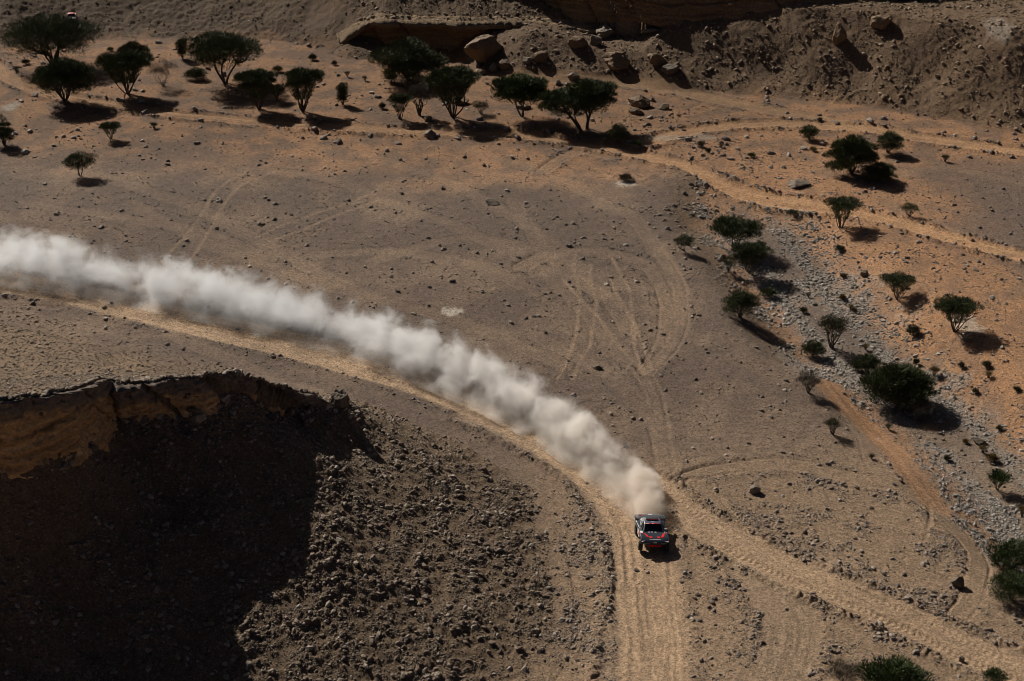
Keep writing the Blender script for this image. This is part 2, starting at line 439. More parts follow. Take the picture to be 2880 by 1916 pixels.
        for o in ruts:
            rr = np.exp(-((dd - o) / rutw) ** 4)
            rr = rr * np.clip(.55 + 1.1 * gn(a / 9, a * 0 + o * 7.7, 23), 0.05, 1)
            dz[idx] -= rutd * rr
            dz[idx] += rutd * .45 * np.exp(-((np.abs(dd - o) - rutw * 1.5) / (rutw * .6)) ** 2) * np.clip(.5 + 1.2 * gn(a / 5, a * 0 + o * 4.1, 24), 0, 1)
            if tread:
                tv = .5 + .5 * gn(a / 7, a * 0 + o * 3, 19)
                dz[idx] += tread * rr * np.sin(2 * np.pi * (a + .5 * np.abs(dd - o)) / lug) * np.clip(tv * 1.4, 0, 1)
            bk = 1 - broken * sstep(-.15, .35, gn(a / 3.5, a * 0 + o * 5.1 + half, 29) + .5 * n3[idx])
            cmk = np.maximum(cmk, rr * min(1, cm * 1.15) * bk)
        col[idx] = col[idx] + (colr - col[idx]) * np.clip(cmk, 0, 1)[:, None]
    for line, k in tracks:
        if k == 'wide': road(line, 1.2, (-.75, .75), .20, .06, .04, C_TRACK * .90, .24, broken=.5, streak=.6)
        elif k == 'pair': road(line, 1.2, (-.85, .85), .17, .10, .07, C_TRACK * .9, .32, .03, broken=.5)
        elif k == 'line': road(line, .25, (0,), .19, .05, .03, C_TRACK * .95, .50, .02, broken=.55)
        elif k == 'berm': road(line, 2.3, (-.9, .8), .32, .05, .10, C_TAN * np.array([.93, .97, 1.02]), .55, streak=.8)
        else: road(line, 1.1, (-.7, .7), .16, .05, .03, C_TRACK * .92, .22, broken=.55)
    road(gully_a, 1.6, (-.5, .6), .4, .05, .03, C_ORANGE, .7)
    road(road_top, 1.9, (-.9, .9), .34, .07, .12, C_ORANGE * np.array([.95, 1.06, 1.12]), .9, .035, .5)
    road(road_fork, 1.85, (-.9, .9), .32, .15, .34, C_ORANGE * np.array([1.22, 1.30, 1.32]), .95, .04, .5, streak=.8)
    road(road_upper, 1.75, (-.9, .9), .32, .15, .38, C_ORANGE * np.array([1.22, 1.30, 1.32]), .95, .035, .5, streak=.8)
    road(road_right, 2.1, (-1.0, .85), .38, .12, .34, C_ROAD, .95, .04, .5, streak=.8)
    road(road_left, .9, (), .3, 0, .30, C_TAN * np.array([1.02, 1.06, 1.12]), .6, bermw=.5)
    road(main_road, 2.75, (-1.7, -1.2, .65, 1.5), .22, .05, .10, C_ROAD * 1.04, .95, 0, .40, far_fade=.12, streak=1.0)
    road(tread_a, .6, (-.62, .1), .22, .07, .05, C_ROAD * 1.04, .7, .075, .42)
    road(tread_b, .4, (0,), .24, .06, .04, C_ROAD * 1.02, .7, .07, .42)
    # small pale patches
    for vx, vy, rx, ry, k in ((1040, 718, 1.3, 1.1, .9), (1440, 424, 1.6, 1.2, .8), (1560, 318, 5.5, 1.2, .5), (2225, 745, 1.6, 3.0, .6), (2275, 215, 2.0, 4.0, .55), (2150, 935, .9, .8, .8), (25, 245, 1.3, 2.2, .8), (600, 770, 1.2, .8, .6)):
        col = mixc(col, C_PALE if vx != 2150 else C_ORANGE, blob(x, y, vx, vy, rx, ry) * k)
    p = blob(x, y, 1455, 408, 2.6, 2.2)
    dz = dz + .5 * p * (1 - p)
    z = z + dz
    # small colour variation, and the far ground's weaker light put into the colour
    v = 1 + .16 * n3 + .12 * r1 + .14 * n1
    col = np.clip(col * (v * far_dim)[:, None], .02, .8)
    return z, col, dens, M

def ground_z(x, y):
    return land(np.atleast_1d(np.asarray(x, float)), np.atleast_1d(np.asarray(y, float)))[0]

def hit(vx, vy):
    """the ground point seen at a picture point"""
    dx = (vx - 1178.5) / FOC; dy = -(vy - 784.0) / FOC
    d = np.array((dx, math.cos(PITCH) + dy * math.sin(PITCH), -math.sin(PITCH) + dy * math.cos(PITCH)))
    t = np.linspace(60, 420, 1500)
    x, y, zr = d[0] * t, d[1] * t, CAM_H + d[2] * t
    zc = coarse(x, y)[0]
    b = np.nonzero(zr < zc)[0]
    k = b[0] if len(b) else len(t) - 1
    f = 0.0
    if 0 < k < len(t):
        a0, a1 = zr[k - 1] - zc[k - 1], zr[k] - zc[k]
        f = a0 / (a0 - a1 + 1e-9)
        t1 = t[k - 1] + f * (t[k] - t[k - 1])
    else:
        t1 = t[k]
    X, Y = d[0] * t1, d[1] * t1
    return float(X), float(Y), float(ground_z(X, Y)[0]), FOC / (Y * math.cos(PITCH) + (CAM_H) * math.sin(PITCH))

# ------------------------------------------------------------------ mesh and tag helpers
def mesh_np(name, verts, faces, mat=None, smoothf=False):
    """faces: (n,3) or (n,4) int array"""
    me = bpy.data.meshes.new(name)
    verts = np.asarray(verts, np.float32); faces = np.asarray(faces, np.int32)
    k = faces.shape[1]
    me.vertices.add(len(verts)); me.vertices.foreach_set('co', verts.ravel())
    me.loops.add(faces.size); me.loops.foreach_set('vertex_index', faces.ravel())
    me.polygons.add(len(faces))
    me.polygons.foreach_set('loop_start', np.arange(0, faces.size, k, dtype=np.int32))
    me.polygons.foreach_set('loop_total', np.full(len(faces), k, np.int32))
    me.polygons.foreach_set('use_smooth', np.full(len(faces), smoothf, bool))
    if mat: me.materials.append(mat)
    me.update(calc_edges=True)
    return me

def link(name, me, parent=None):
    o = bpy.data.objects.new(name, me)
    scene.collection.objects.link(o)
    if parent is not None: o.parent = parent
    return o

def tag(o, label=None, cat=None, group=None, kind=None):
    if label: o['label'] = label
    if cat: o['category'] = cat
    if group: o['group'] = group
    if kind: o['kind'] = kind
    return o

def empty(name, loc, label, cat, group=None, rz=0.0):
    o = bpy.data.objects.new(name, None)
    scene.collection.objects.link(o)
    o.location = loc; o.rotation_euler = (0, 0, rz)
    return tag(o, label, cat, group)

def node_mat(name):
    m = bpy.data.materials.new(name); m.use_nodes = True
    nt = m.node_tree
    return m, nt, nt.nodes['Principled BSDF']

def simple_mat(name, col, rough=.6, metal=0.0, var=0.15, scale=8.0, coat=0.0, spec=None):
    """plain colour broken up by object-space noise"""
    m, nt, b = node_mat(name)
    tc = nt.nodes.new('ShaderNodeTexCoord')
    no = nt.nodes.new('ShaderNodeTexNoise'); no.inputs['Scale'].default_value = scale; no.inputs['Detail'].default_value = 4
    rp = nt.nodes.new('ShaderNodeValToRGB')
    rp.color_ramp.elements[0].position = .3; rp.color_ramp.elements[1].position = .7
    rp.color_ramp.elements[0].color = (col[0] * (1 - var), col[1] * (1 - var), col[2] * (1 - var), 1)
    rp.color_ramp.elements[1].color = (min(1, col[0] * (1 + var)), min(1, col[1] * (1 + var)), min(1, col[2] * (1 + var)), 1)
    nt.links.new(tc.outputs['Object'], no.inputs['Vector'])
    nt.links.new(no.outputs['Fac'], rp.inputs[0])
    nt.links.new(rp.outputs[0], b.inputs['Base Color'])
    b.inputs['Roughness'].default_value = rough
    b.inputs['Metallic'].default_value = metal
    b.inputs['Coat Weight'].default_value = coat
    if spec is not None: b.inputs['Specular IOR Level'].default_value = spec
    return m

# ------------------------------------------------------------------ ground sheet
def ground_material():
    m, nt, b = node_mat('desert_ground')
    N, L = nt.nodes, nt.links
    at = N.new('ShaderNodeAttribute'); at.attribute_name = 'ground_tint'
    ge = N.new('ShaderNodeNewGeometry')
    n1 = N.new('ShaderNodeTexNoise'); n1.inputs['Scale'].default_value = 2.6; n1.inputs['Detail'].default_value = 8; n1.inputs['Roughness'].default_value = .72
    L.new(ge.outputs['Position'], n1.inputs['Vector'])
    mr = N.new('ShaderNodeMapRange'); mr.inputs[1].default_value = .3; mr.inputs[2].default_value = .7; mr.inputs[3].default_value = .74; mr.inputs[4].default_value = 1.24
    L.new(n1.outputs['Fac'], mr.inputs[0])
    vo = N.new('ShaderNodeTexVoronoi'); vo.inputs['Scale'].default_value = 8.0; vo.inputs['Randomness'].default_value = 1
    L.new(ge.outputs['Position'], vo.inputs['Vector'])
    sp = N.new('ShaderNodeSeparateColor'); L.new(vo.outputs['Color'], sp.inputs[0])
    mv = N.new('ShaderNodeMapRange'); mv.inputs[3].default_value = .62; mv.inputs[4].default_value = 1.32
    L.new(sp.outputs[0], mv.inputs[0])
    mu = N.new('ShaderNodeMath'); mu.operation = 'MULTIPLY'; L.new(mr.outputs[0], mu.inputs[0]); L.new(mv.outputs[0], mu.inputs[1])
    mx = N.new('ShaderNodeVectorMath'); mx.operation = 'SCALE'
    L.new(at.outputs['Color'], mx.inputs[0]); L.new(mu.outputs[0], mx.inputs['Scale'])
    L.new(mx.outputs[0], b.inputs['Base Color'])
    b.inputs['Roughness'].default_value = .92
    b.inputs['Specular IOR Level'].default_value = .25
    n2 = N.new('ShaderNodeTexNoise'); n2.inputs['Scale'].default_value = 7.0; n2.inputs['Detail'].default_value = 6; n2.inputs['Roughness'].default_value = .75
    L.new(ge.outputs['Position'], n2.inputs['Vector'])
    bu = N.new('ShaderNodeBump'); bu.inputs['Strength'].default_value = .9; bu.inputs['Distance'].default_value = .12
    L.new(n2.outputs['Fac'], bu.inputs['Height'])
    L.new(bu.outputs[0], b.inputs['Normal'])
    return m

QUALITY = 1.0
def build_ground():
    ya = np.concatenate([np.linspace(-400, 60, 18), np.linspace(62, 74, 14)])
    yb = np.arange(74.1, 112, .122 / QUALITY)
    yc = [112.0]
    while yc[-1] < 205: yc.append(yc[-1] + .00078 / QUALITY * (yc[-1] ** 2 + CAM_H ** 2) / CAM_H)
    yd = np.arange(yc[-1] + .22, 274, .27 / QUALITY)
    ye = 274.5 + np.cumsum(np.linspace(.6, 2.5, 20))
    yf = ye[-1] * np.power(5000 / ye[-1], np.linspace(.02, 1, 40))
    ys = np.concatenate([ya, yb, yc, yd, ye, yf])
    n = int(980 * QUALITY)
    xin = np.linspace(-.372, .372, n)
    xo = .372 + np.cumsum(np.linspace(.002, .10, 50))
    xs = np.concatenate([-xo[::-1], xin, xo])
    Yg, Ag = np.meshgrid(ys, xs, indexing='ij')
    W = .891 * np.maximum(np.abs(Yg), 40) + 32.2
    X = (Ag * W).ravel(); Y = Yg.ravel()
    z, col, dens, M = land(X, Y)
    # only the sheet's far rim: let it rest level
    nr, nc = len(ys), len(xs)
    i = np.arange(nr * nc).reshape(nr, nc)
    f = np.stack([i[:-1, :-1], i[:-1, 1:], i[1:, 1:], i[1:, :-1]], -1).reshape(-1, 4)
    me = mesh_np('ground', np.stack([X, Y, z], 1), f, ground_material(), True)
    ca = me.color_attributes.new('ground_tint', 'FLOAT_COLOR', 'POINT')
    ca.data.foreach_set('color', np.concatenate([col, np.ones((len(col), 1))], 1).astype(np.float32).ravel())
    o = link('ground', me)
    tag(o, 'stony desert ground with tyre tracks, gravel plain and scree slopes', None, None, 'structure')
    return o
ground = build_ground()
# ------------------------------------------------------------------ cliffs
def cliff_material(name, dark, mid, light, cap):
    m, nt, b = node_mat(name)
    N, L = nt.nodes, nt.links
    ge = N.new('ShaderNodeNewGeometry')
    mp = N.new('ShaderNodeMapping'); mp.inputs['Scale'].default_value = (.12, .12, 1.5)
    L.new(ge.outputs['Position'], mp.inputs['Vector'])
    n1 = N.new('ShaderNodeTexNoise'); n1.inputs['Scale'].default_value = 1.0; n1.inputs['Detail'].default_value = 7; n1.inputs['Roughness'].default_value = .65; n1.inputs['Distortion'].default_value = .8
    L.new(mp.outputs[0], n1.inputs['Vector'])
    r = N.new('ShaderNodeValToRGB')
    e = r.color_ramp.elements
    e[0].position = .32; e[0].color = (*dark, 1); e[1].position = .68; e[1].color = (*light, 1)
    k = e.new(.5); k.color = (*mid, 1)
    L.new(n1.outputs['Fac'], r.inputs[0])
    n2 = N.new('ShaderNodeTexNoise'); n2.inputs['Scale'].default_value = 3.2; n2.inputs['Detail'].default_value = 8; n2.inputs['Roughness'].default_value = .75
    L.new(ge.outputs['Position'], n2.inputs['Vector'])
    mr = N.new('ShaderNodeMapRange'); mr.inputs[1].default_value = .3; mr.inputs[2].default_value = .7; mr.inputs[3].default_value = .6; mr.inputs[4].default_value = 1.35
    L.new(n2.outputs['Fac'], mr.inputs[0])
    at = N.new('ShaderNodeAttribute'); at.attribute_name = 'cap_rock'
    mx = N.new('ShaderNodeMix'); mx.data_type = 'RGBA'
    L.new(at.outputs['Fac'], mx.inputs[0]); L.new(r.outputs[0], mx.inputs[6]); mx.inputs[7].default_value = (*cap, 1)
    sc = N.new('ShaderNodeVectorMath'); sc.operation = 'SCALE'
    L.new(mx.outputs[2], sc.inputs[0]); L.new(mr.outputs[0], sc.inputs['Scale'])
    L.new(sc.outputs[0], b.inputs['Base Color'])
    b.inputs['Roughness'].default_value = .95
    b.inputs['Specular IOR Level'].default_value = .2
    # pits and broken edges; shade in the pits is darkened into the colour
    vo = N.new('ShaderNodeTexVoronoi'); vo.inputs['Scale'].default_value = 2.6; vo.inputs['Detail'].default_value = 2.0
    L.new(ge.outputs['Position'], vo.inputs['Vector'])
    pt = N.new('ShaderNodeMapRange'); pt.inputs[1].default_value = .05; pt.inputs[2].default_value = .38; pt.inputs[3].default_value = .45; pt.inputs[4].default_value = 1.12
    L.new(vo.outputs['Distance'], pt.inputs[0])
    s2 = N.new('ShaderNodeVectorMath'); s2.operation = 'SCALE'
    L.new(sc.outputs[0], s2.inputs[0]); L.new(pt.outputs[0], s2.inputs['Scale']); L.new(s2.outputs[0], b.inputs['Base Color'])
    hs = N.new('ShaderNodeMath'); hs.operation = 'MULTIPLY_ADD'; hs.inputs[1].default_value = .6
    L.new(vo.outputs['Distance'], hs.inputs[0]); L.new(n2.outputs['Fac'], hs.inputs[2])
    bu = N.new('ShaderNodeBump'); bu.inputs['Strength'].default_value = 1.0; bu.inputs['Distance'].default_value = .25
    L.new(hs.outputs[0], bu.inputs['Height']); L.new(bu.outputs[0], b.inputs['Normal'])
    return m

def cliff_strip(name, top, zt, zb, back, over, lip, mat, label, cap_h=.7, step=.13, rows=54, rough=.22, batter=.10):
    """a rock face along the polyline TOP; zt, zb heights per point; BACK how far the cap runs back; OVER lip overhang; LIP its thickness"""
    seg = np.hypot(*(top[1:] - top[:-1]).T); cum = np.concatenate([[0], np.cumsum(seg)])
    n = int(cum[-1] / step)
    s = np.linspace(0, cum[-1], n)
    P = np.stack([np.interp(s, cum, top[:, 0]), np.interp(s, cum, top[:, 1])], 1)
    zt = np.interp(s, cum, zt); zb = np.interp(s, cum, zb)
    batter = np.interp(s, cum, np.broadcast_to(batter, cum.shape))
    T = np.gradient(P, axis=0)
    for _ in range(12):
        T[1:-1] = (T[:-2] + T[1:-1] * 2 + T[2:]) / 4
    T /= np.hypot(T[:, 0], T[:, 1])[:, None]
    Nn = np.stack([T[:, 1], -T[:, 0]], 1)                 # towards the open side
    prof = []                                           # (offset, height fraction from foot 0..1 or above, cap weight)
    k1 = 6
    for i in range(k1): prof.append((-back * (1 - i / k1), 1.0, 1.0, 0))
    for i in range(rows):
        f = 1 - i / (rows - 1)
        prof.append((0, f, 0, 1))
    V = np.zeros((len(prof), n, 3)); CAP = np.zeros((len(prof), n))
    H = zt - zb
    for j, (o, f, c, kind) in enumerate(prof):
        if kind == 0:
            x = P[:, 0] + Nn[:, 0] * o; y = P[:, 1] + Nn[:, 1] * o
            z = np.maximum(ground_z(x, y) + .03 - .25 * (j == 0), 0)
            if j > 2: z = np.maximum(z, zt - .25 + .1 * gn(s / .5, s * 0 + j, 3))
            off = o
        else:
            dep = (1 - f) * H                             # depth below the rim
            z = zt - dep * 1.0
            out = over * (1 - sstep(lip * .8, lip * 1.5, dep)) + batter * dep * (dep > lip)
            nn = (rough * fbm(s / 1.1, z / .7, 5, 200, .6) + .55 * rough * gn(s / 5, z / 3.0, 205) * 2 + rough * 1.1 * gn(s / 2.2, z * 0 + 7.7, 206)
                  + .45 * rough * gn(s / 14, z / .35, 207))
            nn = nn + .30 * rough * fbm(s / .32, z / .26, 3, 221, .6) + .55 * rough * np.abs(gn(s / .9, z / .5, 222))
            nn = nn + .35 * rough * (dep < lip) * gn(s / .35, z / .3, 208) * 1.5
            # a few deep upright cracks
            nn = nn - .5 * np.exp(-(gn(s / 7.0 + z / 9, z * 0 + 1.4, 209) / .035) ** 2) * (rough / .22)
            off = out + nn
            x = P[:, 0] + Nn[:, 0] * (off + .25); y = P[:, 1] + Nn[:, 1] * (off + .25)
            z = z - .6 * (f == 0)
        V[j, :, 0] = x; V[j, :, 1] = y; V[j, :, 2] = z
        CAP[j] = 1.0 if kind == 0 else sstep(cap_h * 1.2, cap_h * .7, dep + .35 * gn(s / .8, z * 0 + .5, 210))
    nv = len(prof)
    i = np.arange(nv * n).reshape(nv, n)
    f = np.stack([i[:-1, :-1], i[1:, :-1], i[1:, 1:], i[:-1, 1:]], -1).reshape(-1, 4)
    me = mesh_np(name, V.reshape(-1, 3), f, mat, True)
    a = me.attributes.new('cap_rock', 'FLOAT', 'POINT'); a.data.foreach_set('value', CAP.ravel().astype(np.float32))
    o = link(name, me)
    tag(o, label, None, None, 'structure')
    return o

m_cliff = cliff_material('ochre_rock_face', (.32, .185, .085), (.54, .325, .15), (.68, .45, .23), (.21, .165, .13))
m_cliff_far = cliff_material('shaded_rock_face', (.15, .09, .045), (.24, .145, .075), (.32, .21, .115), (.24, .17, .105))  # darker rock tones deepen the shade of ledge recess and far cliff
_zt = rim_z(rim_line[1]); _zb = _zt - rim_drop(rim_line[1])
cliff_strip('cliff', rim_line[0], _zt, _zb - .5, 1.2, .45, .9, m_cliff, 'ochre rock cliff below the rim of the near hill', cap_h=1.5, rough=.42)
_x = np.linspace(LX0 + .2, LX1 - .2, 300)
_ly = ledge_y(_x)
_foot = np.minimum(coarse(_x, _ly - 1.2)[0], ledge_z(_x) - .5)
_top = _foot + (ledge_z(_x) + .05 - _foot) * ledge_k(_x)
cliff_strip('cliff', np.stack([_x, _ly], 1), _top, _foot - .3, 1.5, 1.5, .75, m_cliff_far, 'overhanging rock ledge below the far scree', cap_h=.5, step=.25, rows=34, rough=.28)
_x = np.linspace(UX0 + .2, unproj(2560, 50, 8)[0], 420)
_uy2 = upper_rim(_x)
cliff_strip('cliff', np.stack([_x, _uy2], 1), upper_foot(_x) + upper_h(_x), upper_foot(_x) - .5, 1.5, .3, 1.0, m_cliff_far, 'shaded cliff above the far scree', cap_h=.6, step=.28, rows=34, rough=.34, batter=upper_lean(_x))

# ------------------------------------------------------------------ rocks
def ico(sub):
    bm = bmesh.new(); bmesh.ops.create_icosphere(bm, subdivisions=sub, radius=1.0)
    v = np.array([p.co[:] for p in bm.verts]); f = np.array([[q.index for q in p.verts] for p in bm.faces])
    bm.free(); return v, f
ICO = {k: ico(k) for k in (1, 2, 3, 4, 5)}

def rock_mesh(name, sub, seed, dims, mat, planes=15, cut=.62, rough=.04, smoothf=False):
    rs = np.random.RandomState(seed)
    v, f = ICO[sub]; v = v.copy()
    for _ in range(planes):
        n = rs.normal(size=3); n /= np.linalg.norm(n)
        c = cut + rs.rand() * .28
        d = np.maximum(v @ n - c, 0)
        v = v - d[:, None] * n * .96
    if rough:
        k = fbm(v[:, 0] * 3 + seed, v[:, 1] * 3 + v[:, 2] * 2.1, 4, seed % 90, .6)
        v = v * (1 + rough * 2.2 * k)[:, None]
    v = v / np.abs(v).max(0)
    v = v * np.array(dims)
    return mesh_np(name, v, f, mat, smoothf)

def stone_material(name, a, bcol, c, rnd=True):
    m, nt, b = node_mat(name)
    N, L = nt.nodes, nt.links
    oi = N.new('ShaderNodeObjectInfo')
    r = N.new('ShaderNodeValToRGB'); e = r.color_ramp.elements
    e[0].position = 0; e[0].color = (*a, 1); e[1].position = 1; e[1].color = (*c, 1); k = e.new(.6); k.color = (*bcol, 1)
    L.new(oi.outputs['Random'], r.inputs[0])
    ge = N.new('ShaderNodeNewGeometry')
    n = N.new('ShaderNodeTexNoise'); n.inputs['Scale'].default_value = 4.0; n.inputs['Detail'].default_value = 6; n.inputs['Roughness'].default_value = .7
    L.new(ge.outputs['Position'], n.inputs['Vector'])
    mr = N.new('ShaderNodeMapRange'); mr.inputs[1].default_value = .3; mr.inputs[2].default_value = .7; mr.inputs[3].default_value = .7; mr.inputs[4].default_value = 1.3
    L.new(n.outputs['Fac'], mr.inputs[0])
    s = N.new('ShaderNodeVectorMath'); s.operation = 'SCALE'
    L.new(r.outputs[0], s.inputs[0]); L.new(mr.outputs[0], s.inputs['Scale'])
    L.new(s.outputs[0], b.inputs['Base Color'])
    b.inputs['Roughness'].default_value = .75
    b.inputs['Specular IOR Level'].default_value = .35
    bu = N.new('ShaderNodeBump'); bu.inputs['Strength'].default_value = .6; bu.inputs['Distance'].default_value = .08
    L.new(n.outputs['Fac'], bu.inputs['Height']); L.new(bu.outputs[0], b.inputs['Normal'])
    return m
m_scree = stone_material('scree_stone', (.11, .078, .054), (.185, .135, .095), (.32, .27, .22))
m_plain = stone_material('plain_stone', (.14, .11, .09), (.22, .175, .14), (.36, .31, .26))
m_wadi = stone_material('wadi_cobble', (.17, .15, .128), (.27, .245, .215), (.44, .41, .37))
m_farst = stone_material('far_scree_stone', (.13, .09, .06), (.22, .155, .10), (.33, .26, .19))
m_boulder = stone_material('ochre_boulder', (.135, .088, .048), (.165, .108, .06), (.20, .13, .072))
m_boulder_grey = stone_material('grey_boulder', (.12, .092, .066), (.155, .12, .088), (.20, .16, .12))

# boulders of their own: picture x, picture y of the foot's middle, width px, height px, material, label
BOULDERS = [
 (1116, 142, 96, 76, 0, 'huge squarish boulder at the foot of the scree mound below the ledge'),
 (1162, 158, 38, 26, 0, 'ochre wedge boulder leaning beside the huge boulder on its right'),
 (1138, 164, 32, 24, 1, 'small grey block in front of the huge boulder'),
 (1105, 172, 36, 15, 0, 'low ochre rock in front of the small grey block'),
 (1395, 86, 66, 34, 1, 'pale slanting slab on the crest between ledge and far scree'),
 (1510, 150, 56, 34, 0, 'ochre split boulder high on the far scree'),
 (1543, 172, 52, 32, 1, 'grey boulder just below the ochre split boulder'),
 (1929, 101, 48, 58, 0, 'tall upright ochre boulder on the far scree with a long shadow'),
 (2028, 65, 62, 38, 0, 'rounded ochre boulder at the top of the scree under the shaded cliff'),
 (1246, 140, 58, 26, 0, 'brown slab halfway down the scree mound'),
 (1330, 112, 60, 30, 0, 'brown block near the top of the scree mound'),
 (1372, 104, 36, 30, 1, 'rounded grey rock below the pale slanting slab'),
 (1212, 146, 30, 17, 1, 'flat layered rock left of the brown slab'),
 (1320, 183, 36, 20, 1, 'dark rock at the foot of the scree mound'),
 (1420, 160, 84, 46, 0, 'broad sunken brown boulder on the lower far scree'),
 (1500, 46, 44, 34, 1, 'rounded knob at the top left end of the far scree'),
 (1540, 40, 48, 38, 1, 'broad knob beside the rounded knob under the cliff'),
 (1470, 246, 66, 30, 0, 'flat ochre rock behind the leaning acacia pair'),
 (1466, 264, 46, 18, 0, 'low ochre slab nearest the upper road fork'),
 (1530, 252, 34, 15, 0, 'low dark slab right of the flat ochre rock'),
 (1500, 78, 74, 16, 1, 'thin flat slab lying across the upper far scree'),
 (1205, 250, 52, 14, 0, 'ochre shelf rock behind the umbrella acacia'),
 (990, 318, 38, 22, 1, 'lone mound of rubble beside the upper road'),
 (985, 279, 24, 14, 0, 'dark brown stone below the twiggy grey shrub'),
 (1058, 240, 50, 20, 0, 'ochre rock behind the vase shaped acacia'),
 (1285, 196, 20, 14, 1, 'pale stone pile above the umbrella acacia'),
 (1840, 428, 64, 18, 1, 'low mound of dark gravel beyond the upper road'),
 (1990, 635, 26, 18, 1, 'grey stone pile in the orange sand left of the mid right acacia'),
 (1664, 600, 20, 20, 1, 'pale block beside the wadi bank shrubs'),
 (2206, 1352, 44, 34, 1, 'dark boulder left of the bright green bushes'),
 (1738, 1135, 32, 26, 1, 'tallest rock of the stony patch right of the track junction'),
 (2214, 1522, 18, 16, 1, 'round stone on the edge of the lower right track'),
 (1375, 850, 30, 12, 1, 'dark rock pile alone on the plain beside the dust'),
 (1135, 470, 46, 12, 1, 'long dark rock pile alone on the middle plain'),
 (1256, 768, 12, 9, 1, 'small dark stone above the dust cloud'),
 (2255, 1022, 40, 18, 1, 'grey rock in the cobbled wadi by the round sand patch'),
 (785, 945, 62, 50, 1, 'dark knob at the right end of the near cliff'),
]
def add_rock(vx, vy, wpx, hpx, mat, label, seed, name='boulder', cat='boulder', sub=4, sink=.22):
    x, y, z, sc = hit(vx, vy)
    k_ = 1.0 if wpx > 90 else .84
    w = k_ * wpx / sc / 2; h = k_ * hpx / sc / .9 / 2 * 1.15
    rs = random.Random(seed)
    me = rock_mesh(name, sub, seed, (w, w * rs.uniform(.7, .95), h), mat, planes=20, cut=.52, rough=.085)
    o = link(name, me)
    o.location = (x, y + w * .3, z + h * (1 - sink * 2) - .05)
    o.rotation_euler = (rs.uniform(-.12, .12), rs.uniform(-.15, .15), rs.uniform(-.4, .4))
    tag(o, label, cat)
    return o
for i, (vx, vy, w, h, k, lab) in enumerate(BOULDERS):
    add_rock(vx, vy, w, h, (m_boulder, m_boulder_grey)[k], lab, 300 + i * 7, sub=4 if w > 60 else 3)

# stone shapes shared by all loose stones
PROTO = [rock_mesh('stone_shape', 2 if i < 4 else 1, 900 + i * 13, (1, .62 + .08 * (i % 4), .5 + .09 * (i % 3)), m_scree, planes=13, cut=.5, rough=.05) for i in range(6)]

# candidates spread over the ground in view
rs = np.random.RandomState(11)
def candidates(n, y0, y1):
    out = []
    y = np.sqrt(rs.rand(n) * (y1 * y1 - y0 * y0) + y0 * y0)
    w = .891 * y + 32.2
    x = (rs.rand(n) * 2 - 1) * .36 * w
    return x, y
def scatter():
    X, Y = [], []
    for n, y0, y1 in ((420000, 76, 114), (560000, 114, 200), (330000, 200, 246), (200000, 246, 282)):
        a, b = candidates(n, y0, y1); X.append(a); Y.append(b)
    X = np.concatenate(X); Y = np.concatenate(Y)
    z, col, dens, M = land(X, Y)
    keep = rs.rand(len(X)) < np.clip(dens / 4.2, 0, 1) ** 1.15
    X, Y, z, dens = X[keep], Y[keep], z[keep], dens[keep]
    M = {k: v[keep] for k, v in M.items()}
    hf = (M['hill'] == 1) & (M['soft'] > .06)
    u = rs.rand(len(X))
    size = .030 + .036 * u ** 2 + .06 * u ** 14 + .16 * u ** 90
    size = np.where(hf, .036 + .040 * u ** 2 + .06 * u ** 14 + .20 * u ** 80, size)
    size = np.where(M['hill'] == 2, .055 + .06 * u ** 2 + .12 * u ** 24, size)
    size = np.where(M['far'] > .5, .05 + .06 * u ** 3 + .10 * u ** 14 + .24 * u ** 80, size)
    size = np.where((M['wad'] < 8) & (M['far'] < .5), .055 + .06 * u ** 2 + .13 * u ** 22, size)
    size = np.where((Y > 190) & (M['far'] <= .5), .045 + .045 * u ** 3 + .09 * u ** 18 + .28 * u ** 110, size)
    size *= np.where((M['far'] > .5) & (X < -25), .62, 1)
    size *= np.where((M['far'] <= .5) & (M['hill'] == 0), np.clip(Y / 112, 1, 1.5), 1) * np.where(M['rimd'] < 1.0, 1.9, 1)
    cls = np.where(hf | (M['hill'] == 2), 0, np.where(M['far'] > .5, 3, np.where(M['wad'] < 7.5, 2, 1)))
    return X, Y, z, size, cls, M
SX, SY, SZ, SS, SC, SM = scatter()
rot = rs.rand(len(SX), 3) * np.array([.9, .9, 6.28]) - np.array([.45, .45, 0])
pix = SS / (.891 * SY + 32.2)
order = np.argsort(-pix)
BIG = np.concatenate([order[SC[order] == c][:n] for c, n in ((0, 110), (1, 50), (2, 50), (3, 60))])
rest = np.ones(len(SX), bool); rest[BIG] = False
GROUPS = [('stones on the near hill', 'brown angular stone lying on the stony near hill', m_scree), ('stones on the gravel plain', 'loose grey brown stone lying on the open gravel and sand', m_plain),
          ('cobbles in the dry wadi', 'pale grey cobble lying in the dry wadi bed', m_wadi), ('stones on the far scree', 'dark brown stone lying on the far scree below the cliff', m_farst)]
shape_obj = []
cache = {}
for n, i in enumerate(BIG):
    c = int(SC[i]); p = n % 6
    if (c, p) not in cache:
        me = PROTO[p].copy(); me.name = 'stone'; me.materials.clear(); me.materials.append(GROUPS[c][2]); cache[(c, p)] = me
    o = link('stone', cache[(c, p)])
    o.location = (SX[i], SY[i], SZ[i] + SS[i] * .15); o.rotation_euler = rot[i]; o.scale = (SS[i],) * 3
    lab = GROUPS[c][1]
    if c == 0:
        vx_ = 1178.5 + FOC * SX[i] / (.891 * SY[i] + 32.2)
        lab = ('grey brown stone on the back of the near hill behind its rim' if SM['hill'][i] == 2 else
               'dark stone lying in the cliff shadow on the near scree' if vx_ < 560 else 'brown angular stone on the sunlit part of the near scree')
    tag(o, lab, 'stone', GROUPS[c][0])
    if len(shape_obj) < 6: shape_obj.append(o)

